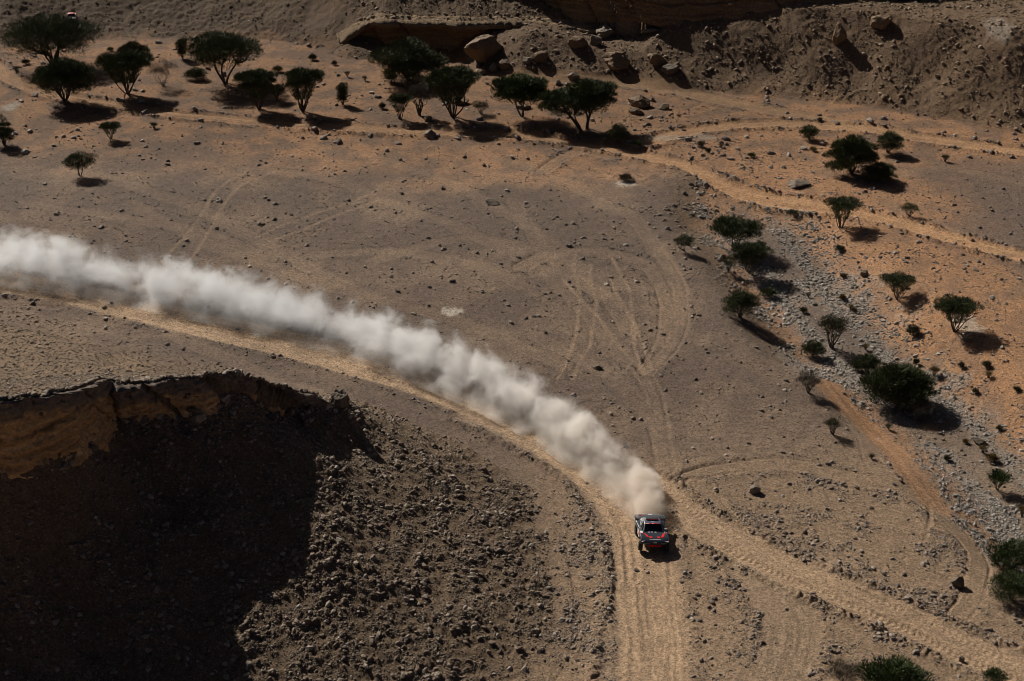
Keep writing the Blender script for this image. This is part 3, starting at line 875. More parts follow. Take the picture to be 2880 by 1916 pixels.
def stone_nodes(mat):
    g = bpy.data.node_groups.new('scatter_stones', 'GeometryNodeTree')
    g.interface.new_socket('Geometry', in_out='INPUT', socket_type='NodeSocketGeometry')
    g.interface.new_socket('Geometry', in_out='OUTPUT', socket_type='NodeSocketGeometry')
    N, L = g.nodes, g.links
    gi = N.new('NodeGroupInput'); go = N.new('NodeGroupOutput')
    join = N.new('GeometryNodeJoinGeometry')
    for o in reversed(shape_obj):
        oi = N.new('GeometryNodeObjectInfo'); oi.inputs['Object'].default_value = o; oi.inputs['As Instance'].default_value = True
        oi.transform_space = 'ORIGINAL'
        L.new(oi.outputs['Geometry'], join.inputs[0])
    def attr(name, typ):
        a = N.new('GeometryNodeInputNamedAttribute'); a.data_type = typ; a.inputs['Name'].default_value = name
        return a.outputs['Attribute']
    mp = N.new('GeometryNodeMeshToPoints'); L.new(gi.outputs[0], mp.inputs[0])
    ip = N.new('GeometryNodeInstanceOnPoints')
    L.new(mp.outputs[0], ip.inputs['Points']); L.new(join.outputs[0], ip.inputs['Instance'])
    ip.inputs['Pick Instance'].default_value = True
    L.new(attr('shape', 'INT'), ip.inputs['Instance Index'])
    L.new(attr('turn', 'FLOAT_VECTOR'), ip.inputs['Rotation'])
    L.new(attr('size', 'FLOAT'), ip.inputs['Scale'])
    sm = N.new('GeometryNodeSetMaterial'); sm.inputs['Material'].default_value = mat
    L.new(ip.outputs[0], sm.inputs[0]); L.new(sm.outputs[0], go.inputs[0])
    return g
STUFF = [('scree_stones', 'dense brown stones covering the near hill and its scree'), ('gravel_stones', 'scattered small stones on the gravel plain and track edges'),
         ('wadi_cobbles', 'pale grey cobbles filling the dry wadi bed'), ('far_scree_stones', 'dark brown stones covering the far scree slope')]
for c, (nm, lab) in enumerate(STUFF):
    k = np.nonzero(rest & (SC == c))[0]
    me = bpy.data.meshes.new(nm)
    me.vertices.add(len(k))
    me.vertices.foreach_set('co', np.stack([SX[k], SY[k], SZ[k] + SS[k] * .12], 1).astype(np.float32).ravel())
    a = me.attributes.new('size', 'FLOAT', 'POINT'); a.data.foreach_set('value', SS[k].astype(np.float32))
    a = me.attributes.new('turn', 'FLOAT_VECTOR', 'POINT'); a.data.foreach_set('vector', rot[k].astype(np.float32).ravel())
    a = me.attributes.new('shape', 'INT', 'POINT'); a.data.foreach_set('value', (np.arange(len(k)) * 7 % 6).astype(np.int32))
    o = link(nm, me); tag(o, lab, None, None, 'stuff')
    md = o.modifiers.new('stones', 'NODES'); md.node_group = stone_nodes(GROUPS[c][2])
print('stones', len(SX), [(int((SC == c).sum())) for c in range(4)])
# ------------------------------------------------------------------ acacias and shrubs
def leaf_material(name, a, b_, c):
    m, nt, b = node_mat(name)
    N, L = nt.nodes, nt.links
    ge = N.new('ShaderNodeNewGeometry')
    r = N.new('ShaderNodeValToRGB'); e = r.color_ramp.elements
    e[0].position = 0; e[0].color = (*a, 1); e[1].position = 1; e[1].color = (*c, 1); k = e.new(.55); k.color = (*b_, 1)
    n = N.new('ShaderNodeTexNoise'); n.inputs['Scale'].default_value = .8; n.inputs['Detail'].default_value = 2
    L.new(ge.outputs['Position'], n.inputs['Vector'])
    ad = N.new('ShaderNodeMath'); ad.operation = 'MULTIPLY_ADD'; ad.inputs[1].default_value = .5
    L.new(ge.outputs['Random Per Island'], ad.inputs[0])
    su = N.new('ShaderNodeMath'); su.operation = 'MULTIPLY_ADD'; su.inputs[1].default_value = 1.2; su.inputs[2].default_value = -.35
    L.new(n.outputs['Fac'], su.inputs[0]); L.new(su.outputs[0], ad.inputs[2])
    L.new(ad.outputs[0], r.inputs[0]); L.new(r.outputs[0], b.inputs['Base Color'])
    b.inputs['Roughness'].default_value = .7
    b.inputs['Specular IOR Level'].default_value = .2
    return m
m_leaf = leaf_material('acacia_leaf', (.038, .046, .020), (.066, .080, .033), (.12, .135, .058))
m_leaf_green = leaf_material('fresh_leaf', (.03, .045, .014), (.05, .075, .022), (.085, .115, .035))
m_leaf_olive = leaf_material('olive_leaf', (.05, .05, .025), (.075, .07, .035), (.12, .11, .055))
m_leaf_grey = leaf_material('grey_twig_leaf', (.06, .05, .038), (.09, .078, .06), (.14, .12, .095))
m_leaf_straw = leaf_material('dry_grass_leaf', (.11, .08, .03), (.17, .12, .045), (.24, .18, .075))
m_bark = simple_mat('acacia_bark', (.075, .055, .042), .9, var=.35, scale=14)

def tube(path, radii, sides=5):
    path = np.asarray(path, float); n = len(path)
    T = np.gradient(path, axis=0); T /= np.linalg.norm(T, axis=1)[:, None] + 1e-9
    up = np.array([.3, .9, .1])
    A = np.cross(T, up); A /= np.linalg.norm(A, axis=1)[:, None] + 1e-9
    B = np.cross(T, A)
    ang = np.arange(sides) / sides * 2 * np.pi
    V = path[:, None, :] + (np.cos(ang)[None, :, None] * A[:, None, :] + np.sin(ang)[None, :, None] * B[:, None, :]) * np.asarray(radii)[:, None, None]
    i = np.arange(n * sides).reshape(n, sides)
    f = np.stack([i[:-1], np.roll(i, -1, 1)[:-1], np.roll(i, -1, 1)[1:], i[1:]], -1).reshape(-1, 4)
    return V.reshape(-1, 3), f

def limb(rs, a, b, r0, r1, bend=.12, n=6, sag=0.0):
    a = np.array(a, float); b = np.array(b, float)
    t = np.linspace(0, 1, n)[:, None]
    ln = np.linalg.norm(b - a)
    p = a + (b - a) * t
    w = rs.normal(size=3) * bend * ln
    w2 = rs.normal(size=3) * bend * .4 * ln
    p = p + np.sin(np.pi * t) * w + np.sin(2 * np.pi * t) * w2
    p[:, 2] += (np.sin(np.pi * t[:, 0])) * sag * ln
    return tube(p, r0 + (r1 - r0) * t[:, 0])

def tree(name, cat, label, loc, W, H, style, seed, mat, lean=(0, 0), leaf=1.0, group=None):
    rs = np.random.RandomState(seed)
    root = empty(name, loc, label, cat, group)
    Vs, Fs, off = [], [], 0
    def addt(vf):
        nonlocal off
        Vs.append(vf[0]); Fs.append(vf[1] + off); off += len(vf[0])
    R_ = W / 2
    lx, ly = lean
    cfg = dict(umbrella=(.50, 1.0, .42, 3, 34), vase=(.22, 1.0, .62, 9, 30), dome=(.06, 1.0, .80, 10, 40), wide=(.14, 1.0, .75, 7, 56), broom=(.05, 1.0, .9, 26, 14), dry=(.12, 1.0, .8, 16, 18), bush=(.0, 1.0, .95, 8, 20), tall=(.1, 1.0, .85, 7, 22))[style]
    low, top, thick, stems, K = cfg
    # lobes of the crown: centre, radius, flatness
    lobes = []
    for k in range(K):
        a = k * 2.39996 + rs.rand() * .6
        rr = math.sqrt((k + .5) / K) * .86
        if style == 'umbrella': z = H * (.70 + .10 * (1 - rr * rr) + rs.uniform(-.17, .12)); lr = R_ * rs.uniform(.18, .40); fl = .50
        elif style == 'vase': z = H * (.58 + .32 * rs.rand() ** .7 * (1 - .25 * rr * rr)); rr *= (.55 + .45 * np.clip((z / H - .5) / .3, 0, 1)); lr = R_ * rs.uniform(.18, .42); fl = .60
        elif style == 'dome': z = H * (.18 + .66 * rs.rand() ** .8 * math.sqrt(max(0, 1 - rr * rr * .85))); lr = R_ * rs.uniform(.18, .42); fl = .6
        elif style == 'wide': z = H * (.32 + .54 * rs.rand() ** .55 * math.sqrt(max(0.05, 1 - rr * rr * .8))); lr = R_ * rs.uniform(.12, .34); fl = .52
        elif style == 'broom': z = H * (.5 + .4 * rs.rand()); lr = R_ * .3; fl = 1.2
        elif style == 'dry': z = H * (.45 + .42 * rs.rand()); rr *= .55 + .45 * z / H; lr = R_ * rs.uniform(.2, .32); fl = .8
        elif style == 'tall': z = H * (.2 + .7 * k / K); rr *= .5 + .5 * (1 - z / H); lr = R_ * rs.uniform(.35, .5); fl = 1.0
        else: z = H * (.25 + .5 * rs.rand() * (1 - .5 * rr * rr)); lr = R_ * rs.uniform(.28, .42); fl = .6
        lobes.append((rr * math.cos(a) * R_ + lx * z, rr * math.sin(a) * R_ * .85 + ly * z, z, lr, fl))
    # stems and limbs
    r0 = max(.03, .018 * H) * (1.5 if style in ('umbrella', 'wide') else 1.0)
    if style in ('broom',):
        r0 *= .35
    forks = []
    for s in range(stems):
        a = s / stems * 6.283 + rs.rand() * .7
        fz = H * (.42 if style == 'umbrella' else rs.uniform(.40, .52) if style == 'vase' else rs.uniform(.25, .45) if style == 'dry' else rs.uniform(.2, .35))
        fr = R_ * (rs.uniform(.22, .52) if style == 'vase' else rs.uniform(.10, .34) if style != 'broom' else rs.uniform(.1, .5))
        f = (fr * math.cos(a) + lx * fz, fr * math.sin(a) + ly * fz, fz)
        b0 = (math.cos(a) * r0 * .8, math.sin(a) * r0 * .8, -.15)
        addt(limb(rs, b0, f, r0, r0 * .55, .05, 6))
        forks.append(f)
    for (x, y, z, lr, fl) in lobes:
        f = min(forks, key=lambda q: (q[0] - x) ** 2 + (q[1] - y) ** 2)
        tgt = (x, y, z - lr * fl * .2)
        addt(limb(rs, f, tgt, r0 * .5, r0 * .14, .09, 6, -.03))
        for q in range(3 if style not in ('broom', 'dry') else 6):
            d = rs.normal(size=3); d /= np.linalg.norm(d); d[2] = abs(d[2]) * .8
            addt(limb(rs, tgt, (x + d[0] * lr, y + d[1] * lr, z + d[2] * lr * max(fl, .6)), r0 * .16, r0 * .05, .08, 4))
    me = mesh_np('trunk', np.concatenate(Vs), np.concatenate(Fs), m_bark, True)
    link('trunk', me, root)
    # sprigs
    tot = sum(l[3] ** 2 for l in lobes)
    Nn = int(np.clip(760 * W * H * thick * leaf, 220, 17000))
    P, D = [], []
    for (x, y, z, lr, fl) in lobes:
        n = max(8, int(Nn * lr * lr / tot))
        d = rs.normal(size=(n, 3)); d /= np.linalg.norm(d, axis=1)[:, None]
        d[:, 2] = np.where(d[:, 2] < -.2, -d[:, 2] * .6, d[:, 2])
        rad = lr * (.45 + .62 * rs.rand(n) ** .6)
        P.append(np.stack([x + d[:, 0] * rad, y + d[:, 1] * rad, z + d[:, 2] * rad * fl], 1))
        D.append(d)
    # loose fill through the whole crown
    n = Nn // 4
    zl, zh = {'umbrella': (.42, .97), 'vase': (.28, .97), 'dome': (.10, 1.0), 'wide': (.22, 1.0), 'broom': (.2, 1.0), 'dry': (.3, 1.0), 'bush': (0, 1), 'tall': (.08, 1)}[style]
    if style in ('broom', 'dry'): n = n // 3
    q = rs.rand(n); zf = zl + (zh - zl) * q
    wq = {'umbrella': np.sqrt(np.clip(1 - (2 * q - .75) ** 2 / 1.6, 0, 1)), 'vase': (.34 + .66 * np.clip(q / .68, 0, 1)) * np.sqrt(np.clip(1 - np.clip((q - .6) / .42, 0, 1) ** 2, 0, 1)),
          'dome': np.sqrt(np.clip(1 - (q * .98) ** 2.2, 0, 1)), 'wide': np.sqrt(np.clip(1 - (q * .98) ** 2, 0, 1)), 'broom': .4 + .6 * q, 'dry': .35 + .65 * q, 'bush': np.sqrt(np.clip(1 - q ** 2, 0, 1)), 'tall': .25 + .7 * (1 - q)}[style]
    an = rs.rand(n) * 6.283; rr = np.sqrt(.25 + .75 * rs.rand(n)) * wq * R_ * (.84 + .20 * np.sin(an * 3 + seed + 2 * q) + .12 * np.sin(an * 7 + seed * 2 + 5 * q))
    P.append(np.stack([np.cos(an) * rr + lx * zf * H, np.sin(an) * rr * .85 + ly * zf * H, zf * H], 1))
    dd = np.stack([np.cos(an), np.sin(an), np.full(n, .5)], 1); D.append(dd / np.linalg.norm(dd, axis=1)[:, None])
    P = np.concatenate(P); D = np.concatenate(D)
    P[:, 2] = np.maximum(P[:, 2], .06)
    n = len(P)
    big = min(1.0, max(.55, W / 7))
    ln = rs.uniform(.22, .66, n) * big * (1.25 if style in ('broom', 'dry') else 1)
    wd = rs.uniform(.021, .048, n) * big * (1.25 if style not in ('broom', 'dry') else .5)
    D2 = D + rs.normal(size=(n, 3)) * .40 + np.array([0, 0, .55]); D2 /= np.linalg.norm(D2, axis=1)[:, None]
    S = np.cross(D2, rs.normal(size=(n, 3))); S /= np.linalg.norm(S, axis=1)[:, None] + 1e-9
    v = np.stack([P - S * wd[:, None], P + S * wd[:, None], P + D2 * ln[:, None]], 1).reshape(-1, 3)
    f = np.arange(3 * n).reshape(-1, 3)
    link('crown', mesh_np('crown', v, f, mat, False), root)
    return root

A, G, O, Y_, S_ = m_leaf, m_leaf_green, m_leaf_olive, m_leaf_grey, m_leaf_straw
# picture x of the foot, picture y of the foot, crown width px, height px, style, leaf, name, lean x, label
TREES = [
 (126, 150, 222, 116, 'wide', A, 'acacia_tree', 0, 'largest wide spreading acacia at the far left below the hillside'),
 (150, 236, 142, 98, 'wide', A, 'acacia_tree', .05, 'acacia with low side branches beside the upper road at far left'),
 (293, 216, 122, 94, 'vase', A, 'acacia_tree', 0, 'flat topped acacia with a fan of bare stems above the upper road'),
 (308, 130, 70, 34, 'bush', O, 'dark_bush', 0, 'dark rounded bush half hidden behind the fan stemmed acacia'),
 (376, 198, 66, 56, 'broom', Y_, 'broom_shrub', 0, 'grey twiggy broom shrub between two acacias'),
 (420, 135, 30, 46, 'tall', O, 'slim_shrub', 0, 'slim upright shrub left of the big umbrella acacia'),
 (452, 182, 54, 26, 'bush', A, 'low_bush', 0, 'low dark bush under the left side of the big umbrella acacia'),
 (519, 191, 180, 112, 'umbrella', A, 'acacia_tree', 0, 'big umbrella acacia with a forked trunk in front of the hillside'),
 (597, 251, 96, 94, 'vase', A, 'acacia_tree', -.02, 'dense vase shaped acacia standing at the upper road edge'),
 (638, 232, 42, 38, 'vase', A, 'small_acacia', 0, 'small acacia between the two vase shaped acacias'),
 (697, 256, 92, 102, 'vase', A, 'acacia_tree', .02, 'acacia with many bare steep stems right of the dense vase shaped one'),
 (789, 241, 32, 52, 'tall', A, 'small_acacia', 0, 'narrow young acacia alone above the upper road'),
 (945, 186, 162, 98, 'dome', A, 'acacia_tree', 0, 'broad dense acacia in front of the shaded rock ledge'),
 (966, 266, 66, 82, 'dry', Y_, 'dry_shrub', 0, 'thin greyish leafless shrub between two acacias'),
 (920, 274, 56, 62, 'vase', A, 'small_acacia', .04, 'small leaning acacia left of the greyish leafless shrub'),
 (1042, 269, 126, 118, 'vase', A, 'acacia_tree', 0, 'tall vase shaped acacia with bare lower stems by the upper road'),
 (1107, 262, 46, 28, 'dry', O, 'olive_shrub', 0, 'thin olive shrub between the vase acacia and the umbrella acacia'),
 (1202, 269, 134, 92, 'umbrella', G, 'acacia_tree', -.06, 'neat umbrella acacia with a flat green crown and two bare stems'),
 (1336, 298, 128, 92, 'umbrella', A, 'acacia_tree', -.55, 'acacia leaning left with its crown low over the ground'),
 (1350, 296, 118, 116, 'umbrella', A, 'acacia_tree', .12, 'upright acacia growing from the same spot as the left leaning one'),
 (1422, 334, 52, 46, 'dome', A, 'round_bush', 0, 'round bush right of the paired acacias at the road junction'),
 (1467, 343, 24, 12, 'bush', G, 'low_bush', 0, 'tiny green bush on the road edge right of the round bush'),
 (1862, 321, 42, 34, 'dome', G, 'round_bush', 0, 'small green bush on the near edge of the road fork'),
 (1960, 400, 108, 98, 'dome', A, 'acacia_tree', 0, 'largest acacia on the right beyond the upper road'),
 (2044, 352, 62, 52, 'dome', A, 'small_acacia', 0, 'small round acacia right of the largest right hand acacia'),
 (2022, 416, 78, 46, 'bush', A, 'low_bush', 0, 'low dark bush at the foot of the largest right hand acacia'),
 (1935, 524, 80, 76, 'vase', A, 'acacia_tree', 0, 'vase shaped acacia on the near side of the upper road at right'),
 (2093, 498, 52, 30, 'dry', A, 'small_acacia', 0, 'sparse little acacia on the gravel beyond the upper road'),
 (1693, 572, 120, 74, 'umbrella', A, 'acacia_tree', 0, 'flat crowned acacia at the head of the grey wadi'),
 (1722, 626, 94, 72, 'vase', A, 'acacia_tree', .06, 'acacia just in front of the flat crowned one by the grey wadi'),
 (1676, 624, 46, 34, 'dry', O, 'olive_shrub', 0, 'thin shrub on the bank left of the wadi head acacias'),
 (1574, 578, 50, 38, 'umbrella', A, 'small_acacia', 0, 'small acacia alone on the plain edge above the bank'),
 (1703, 730, 80, 76, 'dome', A, 'acacia_tree', 0, 'round acacia on the bank casting a long shadow down the slope'),
 (1769, 684, 40, 24, 'bush', A, 'low_bush', 0, 'low bush on the orange sand right of the bank acacia'),
 (2066, 688, 80, 64, 'vase', A, 'acacia_tree', 0, 'tiered acacia on the orange sand across the wadi'),
 (2196, 762, 102, 86, 'vase', A, 'acacia_tree', 0, 'two storey acacia beside the pale sand patch at right'),
 (1914, 802, 74, 88, 'vase', O, 'acacia_tree', 0, 'half bare acacia with a twiggy top in the wadi'),
 (1871, 820, 52, 42, 'dome', A, 'small_acacia', 0, 'small dense acacia left of the half bare one'),
 (1996, 856, 58, 48, 'dome', A, 'small_acacia', 0, 'small acacia behind the big dome shaped acacia'),
 (1972, 852, 30, 24, 'bush', A, 'low_bush', 0, 'little bush touching the small acacia on its left'),
 (2064, 926, 156, 98, 'dome', A, 'acacia_tree', 0, 'big dome shaped acacia casting a broad shadow over the cobbles'),
 (1860, 904, 66, 50, 'dry', Y_, 'dry_shrub', 0, 'dry brown shrub on the plain edge left of the big dome acacia'),
 (1916, 1000, 46, 44, 'dry', O, 'dry_shrub', 0, 'dry shrub with fine upright twigs alone on the gravel'),
 (2295, 1128, 60, 48, 'vase', G, 'small_acacia', 0, 'small green acacia on the sand edge at far right'),
 (2330, 1312, 116, 80, 'dome', G, 'green_bush', 0, 'upper of two bright green bushes at the right edge'),
 (2328, 1380, 110, 72, 'dome', G, 'green_bush', 0, 'lower of two bright green bushes at the right edge'),
 (1942, 1580, 92, 66, 'dry', Y_, 'grey_shrub', 0, 'grey shrub at the bottom edge beside the bright green bush'),
 (2056, 1600, 160, 92, 'dome', G, 'green_bush', 0, 'bright green bush cut by the bottom edge'),
 (2288, 1576, 52, 34, 'dome', G, 'green_bush', 0, 'small green bush in the bottom right corner'),
 (10, 334, 50, 72, 'dome', A, 'acacia_tree', 0, 'acacia cut by the left edge below the upper road'),
 (256, 320, 54, 40, 'vase', A, 'small_acacia', 0, 'small acacia on the left plain just below the upper road'),
 (185, 406, 78, 54, 'umbrella', A, 'small_acacia', .05, 'small acacia on the left plain with the wider crown'),
 (1440, 416, 30, 16, 'bush', O, 'low_bush', 0, 'tiny bush above the pale patch on the plain'),
 (2118, 970, 52, 44, 'broom', Y_, 'broom_shrub', 0, 'grey twiggy shrub in the shadow of the big dome acacia'),
]
for i, (vx, vy, w, h, st, mt, nm, ln, lab) in enumerate(TREES):
    x, y, z, sc = hit(vx, min(vy, 1900))
    W = w / sc; Hh = h / sc * (.98 if vy < 400 else .92)
    cat = 'tree' if 'acacia' in nm else 'bush' if 'bush' in nm else 'shrub'
    tree(nm, cat, lab, (x, y, z), W * .99, Hh * 1.0, st, 500 + i * 3, mt, (ln, 0), leaf=.35 if st in ('broom',) else .9 if st == 'dry' else .6 if vx == 1914 else 1.0)

# dry tufts along the wadi, each a small plant of its own
TUFTS = [(2150, 866, 26, 24, S_), (2270, 845, 18, 14, O), (2212, 846, 14, 12, O), (1958, 714, 14, 12, S_), (1966, 718, 10, 8, S_), (1938, 690, 14, 12, S_), (1860, 684, 12, 9, S_), (1940, 640, 14, 10, S_),
         (1849, 720, 16, 12, O), (1992, 806, 16, 14, S_), (2102, 772, 28, 26, O), (2108, 840, 12, 16, O), (2275, 870, 20, 12, S_), (2340, 900, 14, 10, O), (2245, 905, 12, 10, O),
         (2262, 1042, 20, 16, S_), (2284, 1062, 26, 20, S_), (2222, 1020, 12, 8, S_), (2352, 1190, 26, 26, S_), (2300, 990, 14, 10, O), (1985, 880, 12, 8, O), (2044, 988, 16, 12, G), (1932, 578, 18, 14, O),
         (2180, 1060, 16, 12, O), (1826, 498, 24, 10, G), (1612, 338, 14, 14, S_), (1630, 350, 12, 8, O), (1660, 340, 12, 8, S_), (1730, 362, 16, 10, G), (1872, 348, 14, 8, S_), (2175, 372, 20, 14, O),
         (720, 138, 18, 14, O), (770, 150, 12, 10, O), (840, 186, 12, 10, O), (902, 190, 24, 26, G), (1012, 200, 14, 12, O), (800, 178, 14, 12, S_), (255, 118, 14, 8, G), (60, 148, 18, 10, O), (38, 168, 16, 9, O),
         (880, 250, 14, 14, O), (1062, 165, 14, 8, S_), (355, 295, 20, 12, O), (690, 175, 26, 12, S_), (640, 166, 22, 14, S_), (2006, 1056, 12, 8, O)]
for i, (vx, vy, w, h, mt) in enumerate(TUFTS):
    x, y, z, sc = hit(vx, vy)
    q = min(TREES, key=lambda t: (t[0] - vx) ** 2 + 4 * (t[1] - vy) ** 2)
    short = re.split(r' (?:at|in|with|beside|standing|alone|above|below|under|behind|between|right of|left of|beyond|on|by|casting|growing|touching|half hidden|half bare|cut|just|of two) ', q[8])[0]
    dx_, dy_ = vx - q[0], (vy - q[1]) * 1.6
    far_ = 'well ' if math.hypot(dx_, dy_) > 130 else ''
    side = ('right of' if dx_ > 0 else 'left of') if abs(dx_) > abs(dy_) else ('in front of' if dy_ > 0 else 'behind')
    place = far_ + side + ' the ' + short
    kind = {S_: 'straw yellow', O: 'olive brown', G: 'green'}[mt]
    tree('shrub_tuft', 'shrub', '%s %s tuft %s' % ('small' if w < 17 else 'spreading', kind, place), (x, y, z), w / sc, h / sc, 'bush' if i % 3 else 'dry', 800 + i, mt, leaf=1.3, group='small tufts dotted over the sand')

# ------------------------------------------------------------------ rally car
m_paint = simple_mat('dark_grey_paint', (.050, .060, .078), .32, .3, var=.10, scale=5, coat=.6)
m_paint2 = simple_mat('silver_grey_paint', (.20, .21, .22), .35, .4, var=.10, scale=5, coat=.5)
m_black = simple_mat('matt_black', (.012, .012, .013), .6, var=.2)
m_red = simple_mat('signal_red', (.72, .022, .018), .4, var=.05, coat=.3)
m_white = simple_mat('white_panel', (.75, .75, .74), .4, var=.05)
m_blue = simple_mat('pale_blue_panel', (.09, .105, .16), .4, var=.1)
m_glass = simple_mat('dark_glass', (.006, .008, .014), .08, var=.1, coat=.5)
m_tyre = simple_mat('dusty_tyre', (.032, .030, .028), .9, var=.3, scale=20)
m_rim = simple_mat('wheel_rim', (.10, .10, .11), .4, .6, var=.1)
m_lamp = simple_mat('clear_lamp', (.80, .82, .85), .15, var=.05, coat=.5)

SEC = [(-2.22, [(0, .66), (.62, .66), (.80, .72), (.74, .86), (.40, .90), (0, .91)]),
       (-2.00, [(0, .58), (.80, .60), (1.04, .82), (.99, 1.02), (.56, 1.04), (0, 1.05)]),
       (-1.52, [(0, .66), (.66, .72), (1.12, 1.04), (1.06, 1.28), (.60, 1.16), (0, 1.15)]),
       (-1.00, [(0, .50), (.74, .56), (1.12, .98), (1.04, 1.27), (.70, 1.22), (0, 1.21)]),
       (-0.55, [(0, .40), (.92, .44), (1.02, .82), (.97, 1.20), (.78, 1.25), (0, 1.27)]),
       (0.70, [(0, .40), (.95, .44), (1.03, .82), (1.01, 1.22), (.80, 1.27), (0, 1.29)]),
       (1.10, [(0, .50), (.74, .58), (1.13, 1.00), (1.10, 1.34), (.84, 1.40), (0, 1.42)]),
       (1.60, [(0, .66), (.68, .74), (1.15, 1.08), (1.12, 1.44), (.90, 1.50), (0, 1.54)]),
       (2.12, [(0, .80), (.82, .82), (1.10, 1.04), (1.12, 1.44), (.92, 1.50), (0, 1.52)])]
def car_top(x, y):
    ys = [s[0] for s in SEC]
    def zt(s):
        q = s[1][::-1]; xs = [p[0] for p in q[:4]]; zs = [p[1] for p in q[:4]]
        return np.interp(abs(x), xs, zs)
    return float(np.interp(y, ys, [zt(s) for s in SEC]))

def loft(name, secs, mat, parent, bevel=0.0, smoothf=True, close=True):
    """secs: list of (y, [(x, z) from centre bottom round to centre top]) mirrored"""
    n = len(secs[0][1])
    V = []; 
    for y, pr in secs:
        ring = [(x, y, z) for x, z in pr] + [(-x, y, z) for x, z in pr[::-1][1:-1]] if pr[0][0] == 0 else [(x, y, z) for x, z in pr] + [(-x, y, z) for x, z in pr[::-1]]
        V.append(ring)
    m = len(V[0]); V = np.array(V)
    i = np.arange(len(secs) * m).reshape(len(secs), m)
    bm = bmesh.new()
    vv = [bm.verts.new(p) for p in V.reshape(-1, 3)]
    for a in range(len(secs) - 1):
        for b in range(m):
            c = (b + 1) % m
            bm.faces.new([vv[i[a, b]], vv[i[a, c]], vv[i[a + 1, c]], vv[i[a + 1, b]]])
    bm.faces.new([vv[k] for k in i[0][::-1]]); bm.faces.new([vv[k] for k in i[-1]])
    bmesh.ops.recalc_face_normals(bm, faces=bm.faces)
    for f in bm.faces: f.smooth = smoothf
    me = bpy.data.meshes.new(name); bm.to_mesh(me); bm.free(); me.materials.append(mat)
    o = link(name, me, parent)
    if bevel:
        md = o.modifiers.new('bevel', 'BEVEL'); md.width = bevel; md.segments = 2; md.limit_method = 'ANGLE'; md.angle_limit = R(25)
    return o

def slab(name, pts, thick, mat, parent, nrm=None):
    """thin plate through 3-D outline points, given thickness along its normal"""
    P = [Vector(p) for p in pts]
    n = (P[1] - P[0]).cross(P[2] - P[0]).normalized()
    if nrm is not None and n.dot(Vector(nrm)) < 0: P = P[::-1]; n = -n
    bm = bmesh.new()
    a = [bm.verts.new(p) for p in P]; b = [bm.verts.new(p + n * thick) for p in P]
    bm.faces.new(a[::-1]); bm.faces.new(b)
    for k in range(len(P)):
        j = (k + 1) % len(P); bm.faces.new([a[k], a[j], b[j], b[k]])
    me = bpy.data.meshes.new(name); bm.to_mesh(me); bm.free(); me.materials.append(mat)
    return link(name, me, parent)

def box(name, c, d, mat, parent, bev=.02, rot=None):
    bm = bmesh.new(); bmesh.ops.create_cube(bm, size=1.0)
    for v in bm.verts: v.co = Vector((v.co.x * d[0], v.co.y * d[1], v.co.z * d[2]))
    if bev: bmesh.ops.bevel(bm, geom=bm.edges[:], offset=bev, segments=2, affect='EDGES')
    if rot: bmesh.ops.rotate(bm, verts=bm.verts, cent=(0, 0, 0), matrix=Matrix.Rotation(rot[0], 3, rot[1]))
    for v in bm.verts: v.co += Vector(c)
    me = bpy.data.meshes.new(name); bm.to_mesh(me); bm.free(); me.materials.append(mat)
    return link(name, me, parent)

def decal(name, pts, mat, parent, lift=.006):
    return slab(name, [(x, y, car_top(x, y) + lift) for x, y in pts], .008, mat, parent, (0, 0, 1))

def wheel(parent, x, y, z, steer=0.0):
    bm = bmesh.new()
    prof = [(.30, -.13), (.40, -.165), (.455, -.15), (.475, -.10), (.478, 0), (.475, .10), (.455, .15), (.40, .165), (.30, .13)]
    n = 40; rows = []
    for k in range(n):
        a = k / n * 2 * math.pi
        lug = .012 if (k % 2) else 0
        rows.append([bm.verts.new((w, math.cos(a) * (r + (lug if r > .45 else 0)), math.sin(a) * (r + (lug if r > .45 else 0)))) for r, w in prof])
    for k in range(n):
        j = (k + 1) % n
        for q in range(len(prof) - 1): bm.faces.new([rows[k][q], rows[k][q + 1], rows[j][q + 1], rows[j][q]])
    bmesh.ops.recalc_face_normals(bm, faces=bm.faces)
    me = bpy.data.meshes.new('wheel'); bm.to_mesh(me); bm.free(); me.materials.append(m_tyre)
    o = link('wheel', me, parent); o.location = (x, y, z); o.rotation_euler = (0, 0, steer)
    bm = bmesh.new()
    bmesh.ops.create_cone(bm, cap_ends=True, segments=24, radius1=.31, radius2=.31, depth=.20, matrix=Matrix.Rotation(R(90), 4, 'Y'))
    for k in range(6):
        a = k / 6 * 6.283
        bmesh.ops.create_cube(bm, size=1, matrix=Matrix.Rotation(a, 4, 'X') @ Matrix.Translation((0, 0, .15)) @ Matrix.Diagonal((.24, .05, .26, 1)))
    me = bpy.data.meshes.new('rim'); bm.to_mesh(me); bm.free(); me.materials.append(m_rim)
    link('rim', me, o)
    return o

CX, CY, CZ, _s = hit(1502, 1268)
car = empty('rally_car', (CX, CY + 1.2, CZ + .10), 'dark grey rally car with red bonnet marks driving ahead of its dust cloud', 'rally car', rz=R(3))
car.rotation_euler = (R(-7.0), R(3.5), R(3.0))
car.scale = (1.05, .78, .85)
loft('body', SEC, m_paint, car, .035)
loft('cabin', [(-.62, [(.70, 1.20), (.80, 1.22), (.74, 1.27), (.10, 1.28)]), (.02, [(.70, 1.2), (.83, 1.24), (.63, 1.79), (.10, 1.83)]), (.55, [(.7, 1.2), (.84, 1.25), (.63, 1.86), (.1, 1.90)]), (1.0, [(.7, 1.2), (.86, 1.30), (.62, 1.84), (.1, 1.88)]),
              (1.65, [(.7, 1.3), (.90, 1.46), (.58, 1.70), (.1, 1.74)]), (2.15, [(.7, 1.3), (.92, 1.46), (.6, 1.56), (.1, 1.6)])], m_paint2, car, .03)
